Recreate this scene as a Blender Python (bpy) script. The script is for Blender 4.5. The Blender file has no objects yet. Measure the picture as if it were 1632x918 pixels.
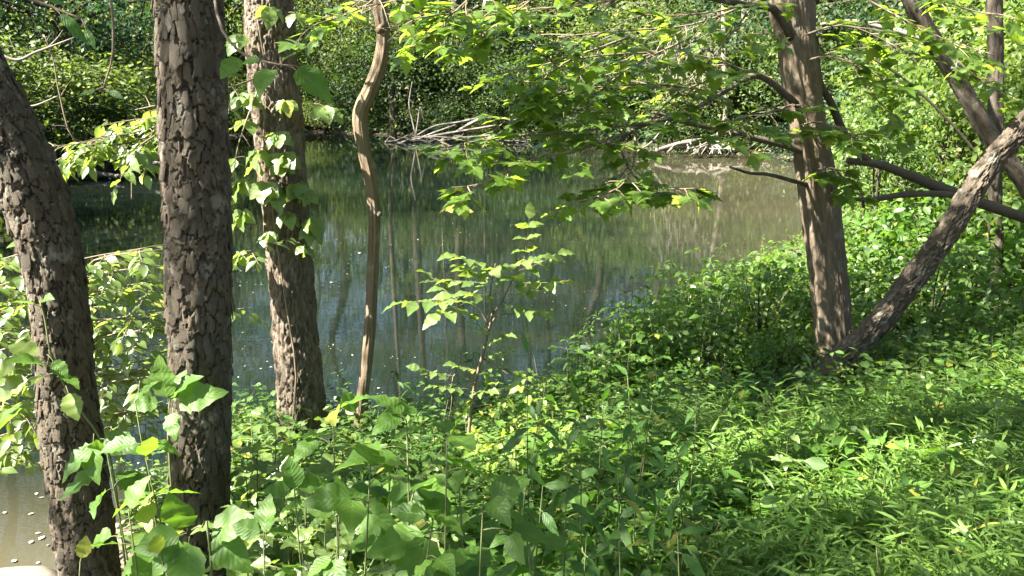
import bpy, math, random
import numpy as np
from mathutils import Vector, Matrix, Quaternion

# ------------------------------------------------------------------ camera, sky, sun, exposure
SC = bpy.context.scene
COL = SC.collection
R = math.radians
CAM_Z, PITCH, FPX = 2.6, R(13.6), 1358.0
cam_d = bpy.data.cameras.new('camera')
cam_d.sensor_width = 36.0
cam_d.lens = FPX / 1632 * 36.0
cam_d.clip_start, cam_d.clip_end = 0.05, 1000.0
cam = bpy.data.objects.new('camera', cam_d)
COL.objects.link(cam)
cam.location = (0, 0, CAM_Z)
cam.rotation_euler = (R(90) - PITCH, 0, 0)
SC.camera = cam

SUN_EL, SUN_AZ = R(46), R(-108)          # azimuth from +Y towards +X: the sun stands to the left
TO_SUN = Vector((math.cos(SUN_EL) * math.sin(SUN_AZ), math.cos(SUN_EL) * math.cos(SUN_AZ), math.sin(SUN_EL)))
world = bpy.data.worlds.new('World')
SC.world = world
world.use_nodes = True
wn = world.node_tree
sky = wn.nodes.new('ShaderNodeTexSky')
sky.sky_type = 'NISHITA'
sky.sun_disc = False
sky.sun_elevation = SUN_EL
sky.sun_rotation = SUN_AZ
sky.air_density, sky.dust_density = 1.0, 1.5
wn.links.new(sky.outputs[0], wn.nodes['Background'].inputs[0])
wn.nodes['Background'].inputs[1].default_value = 0.05
sun_d = bpy.data.lights.new('sun', 'SUN')
sun_d.energy = 5.0
sun_d.angle = R(0.53)
sun_d.color = (1.0, 0.94, 0.84)
sun = bpy.data.objects.new('sun', sun_d)
COL.objects.link(sun)
sun.rotation_euler = TO_SUN.to_track_quat('Z', 'Y').to_euler()
sun.location = (-20, 0, 30)

SC.view_settings.view_transform = 'Standard'
SC.view_settings.look = 'None'
SC.view_settings.gamma = 1.0
SC.view_settings.exposure = 3.2
SC.render.engine = 'CYCLES'
cy = SC.cycles
cy.max_bounces, cy.diffuse_bounces, cy.glossy_bounces, cy.transmission_bounces = 6, 3, 3, 4
cy.transparent_max_bounces = 4
cy.caustics_reflective = cy.caustics_refractive = False
cy.use_denoising = True
cy.use_adaptive_sampling = True
cy.adaptive_threshold = 0.02
cy.sample_clamp_indirect = 4.0

# ------------------------------------------------------------------ small maths
RNG = np.random.default_rng(7)
random.seed(7)


def at(px, py, Y):
    """World point seen at photograph pixel (px, py), Y metres ahead."""
    a, b = (px - 816) / FPX, (459 - py) / FPX
    d = np.array([a, math.cos(PITCH) + b * math.sin(PITCH), -math.sin(PITCH) + b * math.cos(PITCH)])
    return np.array([0, 0, CAM_Z]) + d * (Y / d[1])


def gnd(px, py, z=0.0):
    a, b = (px - 816) / FPX, (459 - py) / FPX
    d = np.array([a, math.cos(PITCH) + b * math.sin(PITCH), -math.sin(PITCH) + b * math.cos(PITCH)])
    return np.array([0, 0, CAM_Z]) + d * ((z - CAM_Z) / d[2])


def norm(v):
    v = np.asarray(v, float)
    return v / (np.linalg.norm(v, axis=-1, keepdims=True) + 1e-12)


def hash2(i, j, k=0):
    h = np.sin(i * 127.1 + j * 311.7 + k * 74.7) * 43758.5453
    return h - np.floor(h)


def vnoise(x, y, k=0):
    xi, yi = np.floor(x), np.floor(y)
    fx, fy = x - xi, y - yi
    fx, fy = fx * fx * (3 - 2 * fx), fy * fy * (3 - 2 * fy)
    a, b = hash2(xi, yi, k), hash2(xi + 1, yi, k)
    c, d = hash2(xi, yi + 1, k), hash2(xi + 1, yi + 1, k)
    return (a * (1 - fx) + b * fx) * (1 - fy) + (c * (1 - fx) + d * fx) * fy


def smooth(a, b, x):
    t = np.clip((x - a) / (b - a), 0, 1)
    return t * t * (3 - 2 * t)


def spline(pts, n):
    """Catmull-Rom through pts (rows may hold any number of columns)."""
    p = np.asarray(pts, float)
    if len(p) == 2:
        t = np.linspace(0, 1, n)[:, None]
        return p[0] * (1 - t) + p[1] * t
    q = np.vstack([2 * p[0] - p[1], p, 2 * p[-1] - p[-2]])
    u = np.linspace(0, len(p) - 1 - 1e-9, n)
    i = u.astype(int)
    t = (u - i)[:, None]
    a, b, c, d = q[i], q[i + 1], q[i + 2], q[i + 3]
    return 0.5 * (2 * b + (c - a) * t + (2 * a - 5 * b + 4 * c - d) * t ** 2 + (3 * b - a - 3 * c + d) * t ** 3)


# ------------------------------------------------------------------ mesh helpers
class MB:
    """Collects vertices and faces; build() makes ONE mesh."""
    def __init__(s):
        s.V, s.F, s.UV, s.T, s.n = [], [], [], [], 0

    def add(s, V, F, UV=None, T=None):
        V = np.asarray(V, float).reshape(-1, 3)
        s.V.append(V)
        s.F.extend([np.asarray(f, int) + s.n for f in (F if isinstance(F, list) else [F])])
        s.UV.append(np.zeros((len(V), 2)) if UV is None else np.asarray(UV, float))
        s.T.append(np.zeros(len(V)) if T is None else np.broadcast_to(np.asarray(T, float), (len(V),)).copy())
        s.n += len(V)
        return s

    def mesh(s, name, mats, offset=(0, 0, 0), smooth_shade=True):
        V = np.vstack(s.V) - np.asarray(offset, float)
        UV, T = np.vstack(s.UV), np.concatenate(s.T)
        me = bpy.data.meshes.new(name)
        me.vertices.add(len(V))
        me.vertices.foreach_set('co', V.ravel())
        idx = np.concatenate([f.ravel() for f in s.F])
        cnt = np.concatenate([np.full(len(f), f.shape[1]) for f in s.F])
        me.loops.add(len(idx))
        me.loops.foreach_set('vertex_index', idx)
        me.polygons.add(len(cnt))
        st = np.concatenate([[0], np.cumsum(cnt)[:-1]])
        me.polygons.foreach_set('loop_start', st)
        if smooth_shade:
            me.polygons.foreach_set('use_smooth', np.ones(len(cnt), bool))
        uv = me.uv_layers.new(name='UVMap')
        uv.data.foreach_set('uv', UV[idx].ravel())
        at_ = me.attributes.new('tint', 'FLOAT', 'POINT')
        at_.data.foreach_set('value', T)
        me.update(calc_edges=True)
        me.validate()
        for m in (mats if isinstance(mats, (list, tuple)) else [mats]):
            me.materials.append(m)
        return me


def obj(name, data, parent=None, loc=None, mw=None):
    o = bpy.data.objects.new(name, data)
    COL.objects.link(o)
    if parent is not None:
        o.parent = parent
    if mw is not None:
        o.matrix_basis = mw
    elif loc is not None:
        o.location = loc
    return o


def tag(o, label=None, cat=None, group=None, kind=None):
    if label: o['label'] = label
    if cat: o['category'] = cat
    if group: o['group'] = group
    if kind: o['kind'] = kind
    return o


def thing(name, label, cat, loc, group=None):
    o = bpy.data.objects.new(name, None)
    COL.objects.link(o)
    o.location = loc
    o.empty_display_size = 0.1
    return tag(o, label, cat, group)


def frames(C):
    T = norm(np.gradient(C, axis=0))
    ref = np.array([1.0, 0.02, 0.01]) if abs(T[:, 0]).mean() < 0.8 else np.array([0.0, 0.02, 1.0])
    X = norm(ref - (T @ ref)[:, None] * T)
    Yv = np.cross(T, X)
    return T, X, Yv


def tube(mb, pts, rad, n=None, seg=8, tint=0.0, cap=True):
    """pts: control points; rad: radius at each control point."""
    p = np.column_stack([np.asarray(pts, float), np.broadcast_to(np.asarray(rad, float), (len(pts),))])
    n = n or max(3, 3 * (len(pts) - 1) + 1)
    s = spline(p, n)
    C, r = s[:, :3], np.maximum(s[:, 3], 1e-4)
    T, X, Yv = frames(C)
    th = np.linspace(0, 2 * np.pi, seg, endpoint=False)
    V = C[:, None] + r[:, None, None] * (np.cos(th)[None, :, None] * X[:, None] + np.sin(th)[None, :, None] * Yv[:, None])
    i, j = np.meshgrid(np.arange(n - 1), np.arange(seg), indexing='ij')
    a, b = i * seg + j, i * seg + (j + 1) % seg
    F = np.stack([a, b, b + seg, a + seg], -1).reshape(-1, 4)
    UV = np.column_stack([np.tile(th / 6.283, n), np.repeat(np.linspace(0, 1, n), seg)])
    V = V.reshape(-1, 3)
    fs = [F]
    if cap:
        V = np.vstack([V, C[-1] + T[-1] * r[-1] * 0.3, C[0] - T[0] * r[0] * 0.2])
        UV = np.vstack([UV, [0, 1], [0, 0]])
        k = np.arange(seg)
        top = (n - 1) * seg
        fs.append(np.column_stack([top + k, top + (k + 1) % seg, np.full(seg, n * seg)]))
        fs.append(np.column_stack([(k + 1) % seg, k, np.full(seg, n * seg + 1)]))
    mb.add(V, fs, UV, tint)


# ------------------------------------------------------------------ leaf shapes (length 1 along +Y, normal +Z)
def leaf_grid(rows, cols, width, wide=0.5, fold=0.25, curl=0.25, serr=0.0, shape=(0.85, 1.0), wave=0.0):
    v = np.linspace(0, 1, rows)
    w = np.sin(np.pi * v ** shape[0]) ** shape[1] * wide * width
    if serr:
        w[1:-1] *= 1 + serr * np.where(np.arange(1, rows - 1) % 2, 1, -1)
    u = np.linspace(-1, 1, cols)
    v, w = v[1:-1], w[1:-1]
    m = rows - 2
    X = u[None] * w[:, None]
    Y = np.repeat(v[:, None], cols, 1)
    Z = np.abs(u)[None] * w[:, None] * fold - curl * (v[:, None] ** 2) + wave * np.sin(v[:, None] * 19) * (u[None] ** 2) * w[:, None]
    V = np.vstack([np.stack([X, Y, Z], -1).reshape(-1, 3), [[0, 0, 0], [0, 1, -curl]]])
    UV = np.vstack([np.stack([np.repeat(u[None], m, 0) * 0.5 + 0.5, Y], -1).reshape(-1, 2), [[.5, 0], [.5, 1]]])
    i, j = np.meshgrid(np.arange(m - 1), np.arange(cols - 1), indexing='ij')
    a = (i * cols + j).ravel()
    k = np.arange(cols - 1)
    F = [np.column_stack([np.full(cols - 1, m * cols), k + 1, k]), np.column_stack([(m - 1) * cols + k, (m - 1) * cols + k + 1, np.full(cols - 1, m * cols + 1)])]
    if m > 1:
        F.append(np.column_stack([a, a + 1, a + cols + 1, a + cols]))
    return V, F, UV


def leaf_diamond():
    V = np.array([[0, 0, 0], [0.32, 0.45, 0.06], [0, 1, -0.12], [-0.32, 0.45, 0.06]], float)
    return V, [np.array([[0, 1, 2], [0, 2, 3]])], np.array([[.5, 0], [1, .45], [.5, 1], [0, .45]])


def leaf_maple(droop=0.25, k=0.0):
    h = [(0.14, -0.05), (0.34, -0.01), (0.29, 0.10), (0.44, 0.18), (0.47, 0.27), (0.66, 0.42), (0.50, 0.44), (0.47, 0.53),
         (0.25, 0.49), (0.31, 0.66), (0.20, 0.70), (0.16, 0.82)]
    P = [(0.0, 0.03)] + h + [(0, 1.02)] + [(-x, y) for x, y in h[::-1]]
    P = np.array(P)
    P[:, 0] *= 1 + k * (P[:, 0] > 0)
    C = np.array([[0, 0.32]])
    Q = np.vstack([P, C])
    d = Q - C
    Z = -droop * (d ** 2).sum(1) * 1.2 + 0.12 * np.abs(Q[:, 0])
    V = np.column_stack([Q, Z])
    n = len(P)
    kk = np.arange(n)
    return V, [np.column_stack([kk, (kk + 1) % n, np.full(n, n)])], np.column_stack([Q[:, 0] * 0.7 + 0.5, Q[:, 1]])


L_DIA = leaf_diamond()
L_LOW = leaf_grid(4, 3, 1, wide=0.30, fold=0.25, curl=0.18)
L_LANCE = leaf_grid(4, 3, 1, wide=0.078, fold=0.3, curl=0.30)
L_SMALLP = leaf_grid(4, 3, 1, wide=0.24, fold=0.2, curl=0.1)
L_MAPLE = leaf_maple()


def scatter(mb, tpl, pos, direc, nrm, size, tint):
    """Leaf template copied to every pos; direc = tip direction, nrm = upper side."""
    V, F, UV = tpl
    pos = np.asarray(pos, float)
    k = len(pos)
    if k == 0:
        return
    d = norm(direc)
    s = norm(np.cross(d, nrm))
    nn = np.cross(s, d)
    M = np.stack([s, d, nn], -1)
    size = np.broadcast_to(np.asarray(size, float), (k,))
    P = np.einsum('kij,vj->kvi', M, V) * size[:, None, None] + pos[:, None]
    off = (np.arange(k) * len(V))[:, None, None]
    FF = [(f[None] + off).reshape(-1, f.shape[1]) for f in F]
    mb.add(P.reshape(-1, 3), FF, np.tile(UV, (k, 1)), np.repeat(np.broadcast_to(tint, (k,)), len(V)))


def rnd_dir(k, up=0.0, rng=RNG):
    v = rng.normal(size=(k, 3))
    v[:, 2] += up
    return norm(v)


# ------------------------------------------------------------------ materials
def nodes(name):
    m = bpy.data.materials.new(name)
    m.use_nodes = True
    nt = m.node_tree
    nt.nodes.clear()
    return m, nt


def nd(nt, t, ins=None, **kw):
    n = nt.nodes.new(t)
    for k, v in kw.items():
        setattr(n, k, v)
    for k, v in (ins or {}).items():
        if isinstance(v, bpy.types.NodeSocket):
            nt.links.new(v, n.inputs[k])
        else:
            n.inputs[k].default_value = v
    return n


def mth(nt, op, a, b=0.0, c=0.0):
    return nd(nt, 'ShaderNodeMath', {0: a, 1: b, 2: c}, operation=op).outputs[0]


def mix(nt, f, a, b):
    n = nd(nt, 'ShaderNodeMix', data_type='RGBA')
    for i, v in ((0, f), (6, a), (7, b)):
        if isinstance(v, bpy.types.NodeSocket):
            nt.links.new(v, n.inputs[i])
        else:
            n.inputs[i].default_value = v if i == 0 else (*v, 1)
    return n.outputs[2]


def leaf_mat(name, dark, light, trans, rough=0.42, tr=0.38, veins=0.0, spec=0.5, yellow=0.03):
    m, nt = nodes(name)
    a = nd(nt, 'ShaderNodeAttribute', attribute_name='tint')
    oi = nd(nt, 'ShaderNodeObjectInfo')
    t = mth(nt, 'FRACT', mth(nt, 'ADD', a.outputs['Fac'], oi.outputs['Random']))
    col = mix(nt, t, dark, light)
    yl = mth(nt, 'GREATER_THAN', mth(nt, 'FRACT', mth(nt, 'MULTIPLY', t, 7.31)), 1 - yellow)
    col = mix(nt, mth(nt, 'MULTIPLY', yl, 0.7), col, (0.34, 0.30, 0.05))
    if veins:
        tc = nd(nt, 'ShaderNodeUVMap')
        sp = nd(nt, 'ShaderNodeSeparateXYZ', {0: tc.outputs[0]})
        u = mth(nt, 'ABSOLUTE', mth(nt, 'MULTIPLY_ADD', sp.outputs[0], 2.0, -1.0))
        mid = mth(nt, 'LESS_THAN', u, 0.05)
        f = mth(nt, 'FRACT', mth(nt, 'MULTIPLY', mth(nt, 'MULTIPLY_ADD', u, -0.28, sp.outputs[1]), 8.0))
        side = mth(nt, 'LESS_THAN', mth(nt, 'ABSOLUTE', mth(nt, 'SUBTRACT', f, 0.5)), 0.06)
        vn = mth(nt, 'MULTIPLY', mth(nt, 'MAXIMUM', mid, mth(nt, 'MULTIPLY', side, 0.6)), veins)
        col = mix(nt, vn, col, tuple(min(1, c * 2.2 + 0.03) for c in light))
        noise = nd(nt, 'ShaderNodeTexNoise', {'Vector': tc.outputs[0], 'Scale': 6.0, 'Detail': 3.0})
        col = mix(nt, mth(nt, 'MULTIPLY', noise.outputs[0], 0.5), col, tuple(c * 0.65 for c in dark))
    p = nd(nt, 'ShaderNodeBsdfPrincipled', {'Base Color': col, 'Roughness': rough, 'Specular IOR Level': spec})
    if veins:
        h = mth(nt, 'ABSOLUTE', mth(nt, 'SUBTRACT', f, 0.5))
        bp = nd(nt, 'ShaderNodeBump', {'Strength': 0.35, 'Distance': 0.004, 'Height': h})
        nt.links.new(bp.outputs[0], p.inputs['Normal'])
    tcol = mix(nt, t, tuple(c * 0.85 for c in trans), trans)
    tl = nd(nt, 'ShaderNodeBsdfTranslucent', {'Color': tcol})
    ms = nd(nt, 'ShaderNodeMixShader', {0: tr, 1: p.outputs[0], 2: tl.outputs[0]})
    o = nd(nt, 'ShaderNodeOutputMaterial', {0: ms.outputs[0]})
    return m


def bark_mat(name, c1, c2, c3, scale=18.0, lichen=0.0, rough=0.85, stretch=0.25, bump=0.4):
    m, nt = nodes(name)
    tc = nd(nt, 'ShaderNodeTexCoord')
    mp = nd(nt, 'ShaderNodeMapping', {'Vector': tc.outputs['Object'], 'Scale': (1, 1, stretch)})
    n1 = nd(nt, 'ShaderNodeTexNoise', {'Vector': mp.outputs[0], 'Scale': scale, 'Detail': 6.0, 'Roughness': 0.65})
    n2 = nd(nt, 'ShaderNodeTexNoise', {'Vector': mp.outputs[0], 'Scale': scale * 6, 'Detail': 5.0, 'Roughness': 0.7})
    a = nd(nt, 'ShaderNodeAttribute', attribute_name='tint')
    oi = nd(nt, 'ShaderNodeObjectInfo')
    col = mix(nt, mth(nt, 'FRACT', mth(nt, 'ADD', a.outputs['Fac'], oi.outputs['Random'])), c1, c2)
    r = nd(nt, 'ShaderNodeMapRange', {0: n1.outputs[0], 1: 0.35, 2: 0.7})
    col = mix(nt, mth(nt, 'MULTIPLY', r.outputs[0], 0.6), col, c3)
    r2 = nd(nt, 'ShaderNodeMapRange', {0: n2.outputs[0], 1: 0.3, 2: 0.75})
    col = mix(nt, mth(nt, 'MULTIPLY', r2.outputs[0], 0.45), col, tuple(c * 0.5 for c in c1))
    if lichen:
        n3 = nd(nt, 'ShaderNodeTexNoise', {'Vector': tc.outputs['Object'], 'Scale': 9.0, 'Detail': 7.0, 'Roughness': 0.7})
        r3 = nd(nt, 'ShaderNodeMapRange', {0: n3.outputs[0], 1: 0.56, 2: 0.62})
        col = mix(nt, mth(nt, 'MULTIPLY', r3.outputs[0], lichen), col, (0.33, 0.33, 0.27))
    p = nd(nt, 'ShaderNodeBsdfPrincipled', {'Base Color': col, 'Roughness': rough, 'Specular IOR Level': 0.25})
    hh = mth(nt, 'MULTIPLY_ADD', n1.outputs[0], 0.6, n2.outputs[0])
    bp = nd(nt, 'ShaderNodeBump', {'Strength': bump, 'Distance': 0.01, 'Height': hh})
    nt.links.new(bp.outputs[0], p.inputs['Normal'])
    nd(nt, 'ShaderNodeOutputMaterial', {0: p.outputs[0]})
    return m


M = {}
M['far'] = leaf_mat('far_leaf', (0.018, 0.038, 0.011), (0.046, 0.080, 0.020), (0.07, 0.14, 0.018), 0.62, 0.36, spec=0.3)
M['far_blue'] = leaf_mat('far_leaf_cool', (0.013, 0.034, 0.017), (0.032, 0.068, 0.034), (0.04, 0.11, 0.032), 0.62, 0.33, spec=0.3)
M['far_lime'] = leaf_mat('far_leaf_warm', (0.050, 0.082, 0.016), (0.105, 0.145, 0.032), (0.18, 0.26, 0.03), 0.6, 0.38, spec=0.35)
M['side'] = leaf_mat('bank_leaf', (0.060, 0.100, 0.018), (0.125, 0.175, 0.038), (0.22, 0.34, 0.03), 0.5, 0.42, yellow=0.01, spec=0.4)
M['side2'] = leaf_mat('bank_leaf_deep', (0.042, 0.080, 0.016), (0.095, 0.145, 0.032), (0.17, 0.28, 0.03), 0.5, 0.40, yellow=0.01, spec=0.4)
M['maple'] = leaf_mat('maple_leaf', (0.045, 0.090, 0.016), (0.095, 0.155, 0.028), (0.34, 0.50, 0.04), 0.34, 0.50, veins=0.2, spec=0.7)
M['broad'] = leaf_mat('broad_leaf', (0.048, 0.108, 0.016), (0.090, 0.165, 0.028), (0.20, 0.40, 0.025), 0.5, 0.45, veins=0.3, spec=0.35)
M['pale'] = leaf_mat('pale_leaf', (0.075, 0.125, 0.030), (0.135, 0.190, 0.055), (0.30, 0.42, 0.05), 0.34, 0.40, veins=0.25, yellow=0.02, spec=0.7)
M['weed'] = leaf_mat('weed_leaf', (0.032, 0.085, 0.013), (0.062, 0.130, 0.022), (0.12, 0.29, 0.02), 0.5, 0.40, veins=0.25, spec=0.35)
M['grass'] = leaf_mat('stilt_grass', (0.070, 0.138, 0.022), (0.128, 0.205, 0.042), (0.21, 0.38, 0.035), 0.48, 0.44, yellow=0.012)
M['cover'] = leaf_mat('cover_leaf', (0.050, 0.100, 0.022), (0.110, 0.170, 0.042), (0.21, 0.35, 0.03), 0.42, 0.42, yellow=0.015, spec=0.5)
M['lime'] = leaf_mat('lime_leaf', (0.115, 0.175, 0.028), (0.175, 0.240, 0.048), (0.30, 0.40, 0.04), 0.42, 0.42, yellow=0.06)  # leaf colour raised and yellowed to stand for direct and backlit sun
M['litter'] = leaf_mat('dead_leaf', (0.16, 0.10, 0.055), (0.36, 0.27, 0.18), (0.20, 0.12, 0.05), 0.7, 0.15, yellow=0.0)
M['speck'] = leaf_mat('pale_bits', (0.16, 0.16, 0.11), (0.40, 0.38, 0.30), (0.2, 0.2, 0.1), 0.6, 0.1, yellow=0.0)
M['stem'] = bark_mat('green_stem', (0.07, 0.10, 0.03), (0.10, 0.13, 0.045), (0.12, 0.10, 0.05), 30, rough=0.55, bump=0.1)
M['twig'] = bark_mat('twig_bark', (0.12, 0.09, 0.06), (0.17, 0.13, 0.09), (0.20, 0.165, 0.12), 30, bump=0.2)
M['scaly'] = bark_mat('scaly_bark', (0.034, 0.026, 0.017), (0.085, 0.067, 0.046), (0.120, 0.100, 0.071), 26, 0.25, bump=0.6)
M['furrow'] = bark_mat('furrowed_bark', (0.068, 0.048, 0.031), (0.145, 0.112, 0.080), (0.25, 0.215, 0.175), 26, 0.12, bump=0.7)
M['brownbark'] = bark_mat('brown_bark', (0.085, 0.064, 0.041), (0.150, 0.114, 0.076), (0.19, 0.155, 0.11), 20, 0.2, stretch=0.12, bump=0.7)
M['logbark'] = bark_mat('rough_log_bark', (0.045, 0.035, 0.024), (0.090, 0.071, 0.050), (0.145, 0.12, 0.088), 24, 0.35, bump=0.8)
M['tan'] = bark_mat('tan_smooth_bark', (0.105, 0.075, 0.045), (0.165, 0.120, 0.076), (0.21, 0.165, 0.112), 30, 0.2, 0.8, stretch=0.10, bump=0.9)
M['darkbark'] = bark_mat('dark_bark', (0.042, 0.034, 0.025), (0.080, 0.064, 0.047), (0.105, 0.088, 0.066), 18, 0.08, bump=0.6)
M['dead'] = bark_mat('dead_wood', (0.12, 0.10, 0.082), (0.20, 0.175, 0.148), (0.25, 0.225, 0.19), 14, 0.0, 0.8, stretch=1, bump=0.25)
M['bluestone'] = bark_mat('blue_grey_stone', (0.022, 0.028, 0.042), (0.035, 0.043, 0.06), (0.05, 0.06, 0.08), 40, 0.0, 0.95, stretch=1, bump=0.3)
M['deadgrey'] = bark_mat('grey_dead_wood', (0.085, 0.075, 0.062), (0.14, 0.125, 0.105), (0.17, 0.155, 0.135), 14, 0.0, 0.8, stretch=1, bump=0.25)


def ground_mat():
    m, nt = nodes('leaf_mould_soil')
    tc = nd(nt, 'ShaderNodeTexCoord')
    n1 = nd(nt, 'ShaderNodeTexNoise', {'Vector': tc.outputs['Object'], 'Scale': 1.2, 'Detail': 8.0, 'Roughness': 0.65})
    v = nd(nt, 'ShaderNodeTexVoronoi', {'Vector': tc.outputs['Object'], 'Scale': 22.0})
    col = mix(nt, v.outputs['Distance'], (0.060, 0.044, 0.028), (0.13, 0.10, 0.066))
    r = nd(nt, 'ShaderNodeMapRange', {0: n1.outputs[0], 1: 0.45, 2: 0.62})
    col = mix(nt, mth(nt, 'MULTIPLY', r.outputs[0], 0.7), col, (0.035, 0.055, 0.018))
    p = nd(nt, 'ShaderNodeBsdfPrincipled', {'Base Color': col, 'Roughness': 0.95})
    bp = nd(nt, 'ShaderNodeBump', {'Strength': 0.8, 'Distance': 0.05, 'Height': mth(nt, 'ADD', v.outputs['Distance'], n1.outputs[0])})
    nt.links.new(bp.outputs[0], p.inputs['Normal'])
    nd(nt, 'ShaderNodeOutputMaterial', {0: p.outputs[0]})
    return m


def water_mat():
    m, nt = nodes('pond_water')
    tc = nd(nt, 'ShaderNodeTexCoord')
    mp = nd(nt, 'ShaderNodeMapping', {'Vector': tc.outputs['Object'], 'Scale': (1.2, 5.0, 1)})
    n1 = nd(nt, 'ShaderNodeTexNoise', {'Vector': mp.outputs[0], 'Scale': 1.3, 'Detail': 3.0, 'Roughness': 0.55})
    mp2 = nd(nt, 'ShaderNodeMapping', {'Vector': tc.outputs['Object'], 'Scale': (0.10, 0.45, 1)})
    n2 = nd(nt, 'ShaderNodeTexNoise', {'Vector': mp2.outputs[0], 'Scale': 1.0, 'Detail': 4.0, 'Roughness': 0.5})
    n3 = nd(nt, 'ShaderNodeTexNoise', {'Vector': mp2.outputs[0], 'Scale': 0.6, 'Detail': 2.0})
    sp = nd(nt, 'ShaderNodeSeparateXYZ', {0: tc.outputs['Object']})
    # sunlit water painted as paler mud in the right arm, near corner and faint streaks
    e = nd(nt, 'ShaderNodeMapRange', {0: mth(nt, 'MULTIPLY_ADD', n2.outputs[0], 5.0, sp.outputs[0]), 1: 4.0, 2: 9.5}).outputs[0]
    e2 = nd(nt, 'ShaderNodeMapRange', {0: mth(nt, 'MULTIPLY_ADD', n3.outputs[0], 1.5, sp.outputs[1]), 1: 6.3, 2: 4.9}).outputs[0]
    st = nd(nt, 'ShaderNodeMapRange', {0: n2.outputs[0], 1: 0.50, 2: 0.66}).outputs[0]
    sunlit_mud = mth(nt, 'MAXIMUM', mth(nt, 'MULTIPLY', st, 0.10), mth(nt, 'MAXIMUM', e, e2))
    col = mix(nt, sunlit_mud, (0.004, 0.007, 0.005), (0.046, 0.042, 0.025))
    p = nd(nt, 'ShaderNodeBsdfPrincipled', {'Base Color': col, 'Roughness': 0.02, 'IOR': 1.33, 'Specular IOR Level': 0.5})
    bp = nd(nt, 'ShaderNodeBump', {'Strength': 0.042, 'Distance': 0.02, 'Height': n1.outputs[0]})
    nt.links.new(bp.outputs[0], p.inputs['Normal'])
    nd(nt, 'ShaderNodeOutputMaterial', {0: p.outputs[0]})
    return m


# ------------------------------------------------------------------ ground and water
SHORE = [(-26, 3.0), (-12, 2.2)] + [tuple(gnd(*q)[:2]) for q in [
    (-250, 960), (0, 935), (105, 925), (190, 830), (300, 720), (420, 690), (560, 690), (700, 688), (800, 662), (900, 622),
    (1000, 575), (1090, 520), (1160, 450), (1240, 402), (1330, 368), (1420, 330), (1410, 296), (1340, 266), (1235, 249), (1140, 245),
    (1040, 240), (980, 228), (880, 222), (760, 220), (640, 217), (490, 211), (400, 214), (335, 232), (262, 268), (150, 284),
    (40, 290), (-150, 300), (-420, 318)]] + [(-20, 15)]
SHORE = np.array(SHORE)


def shore_dist(x, y):
    """Signed distance to the shoreline: > 0 on land."""
    x, y = np.asarray(x, float), np.asarray(y, float)
    best = np.full(x.shape, 1e9)
    inside = np.zeros(x.shape, bool)
    P = SHORE
    for k in range(len(P)):
        (x0, y0), (x1, y1) = P[k], P[(k + 1) % len(P)]
        dx, dy = x1 - x0, y1 - y0
        t = np.clip(((x - x0) * dx + (y - y0) * dy) / (dx * dx + dy * dy + 1e-9), 0, 1)
        best = np.minimum(best, np.hypot(x - x0 - t * dx, y - y0 - t * dy))
        cr = ((y0 > y) != (y1 > y)) & (x < (x1 - x0) * (y - y0) / (y1 - y0 + 1e-12) + x0)
        inside ^= cr
    return np.where(inside, -best, best)


def H(x, y):
    x, y = np.asarray(x, float), np.asarray(y, float)
    d = shore_dist(x, y)
    far = np.hypot(x, y - 2)
    z = 0.10 * np.clip(d / 0.35, 0, 1) + 0.86 * smooth(0.1, 6.4, d) + np.clip(d - 7, 0, 45) * 0.10 * smooth(10, 22, far)
    z += (vnoise(x * 0.9, y * 0.9, 3) - 0.5) * 0.16 * np.clip(d, 0, 1) + (vnoise(x * 3, y * 3, 4) - 0.5) * 0.05 * np.clip(d * 2, 0, 1)
    return np.where(d < 0, -0.6 * np.clip(-d / 1.6, 0, 1) - 0.02, z)


def h1(x, y):
    return float(H(np.array([x]), np.array([y]))[0])


u = np.linspace(-1, 1, 230)
gx = np.sinh(u * 4.2) / math.sinh(4.2) * 160
gy = np.sinh(np.linspace(-0.75, 1, 250) * 4.2) / math.sinh(4.2) * 190 + 4
GX, GY = np.meshgrid(gx, gy)
GZ = H(GX, GY)
nx, ny = len(gx), len(gy)
ii, jj = np.meshgrid(np.arange(ny - 1), np.arange(nx - 1), indexing='ij')
a = (ii * nx + jj).ravel()
mb = MB().add(np.stack([GX, GY, GZ], -1).reshape(-1, 3), np.column_stack([a, a + 1, a + nx + 1, a + nx]))
tag(obj('ground', mb.mesh('ground', ground_mat())), 'dark earth bank with leaf mould around the pond', 'ground', kind='structure')
mb = MB().add([(-60, -2, 0), (60, -2, 0), (60, 70, 0), (-60, 70, 0)], np.array([[0, 1, 2, 3]]))
tag(obj('water', mb.mesh('water', water_mat())), 'still murky green pond water', 'water', kind='structure')


# ------------------------------------------------------------------ bark trunks
def cells(a, b, na, k=0, jit=0.85):
    """Jittered-grid cells on a cylinder; a in cell units with period na. Returns edge distance, id hash, offset from centre."""
    ia, ib = np.floor(a), np.floor(b)
    f1 = np.full(a.shape, 9.0); f2 = f1.copy()
    idv = np.zeros(a.shape); ox = np.zeros(a.shape); oy = np.zeros(a.shape)
    for da in (-1, 0, 1):
        for db in (-1, 0, 1):
            ca, cb = ia + da, ib + db
            w = np.mod(ca, na)
            pa = ca + 0.5 + (hash2(w, cb, k) - 0.5) * jit
            pb = cb + 0.5 + (hash2(w, cb, k + 5) - 0.5) * jit
            dx, dy = a - pa, b - pb
            d = np.maximum(np.abs(dx), np.abs(dy)) * 0.6 + np.hypot(dx, dy) * 0.4
            cl = d < f1
            f2 = np.where(cl, f1, np.minimum(f2, d))
            f1 = np.where(cl, d, f1)
            idv = np.where(cl, hash2(w, cb, k + 9), idv)
            ox, oy = np.where(cl, dx, ox), np.where(cl, dy, oy)
    return f2 - f1, idv, ox, oy


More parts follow.
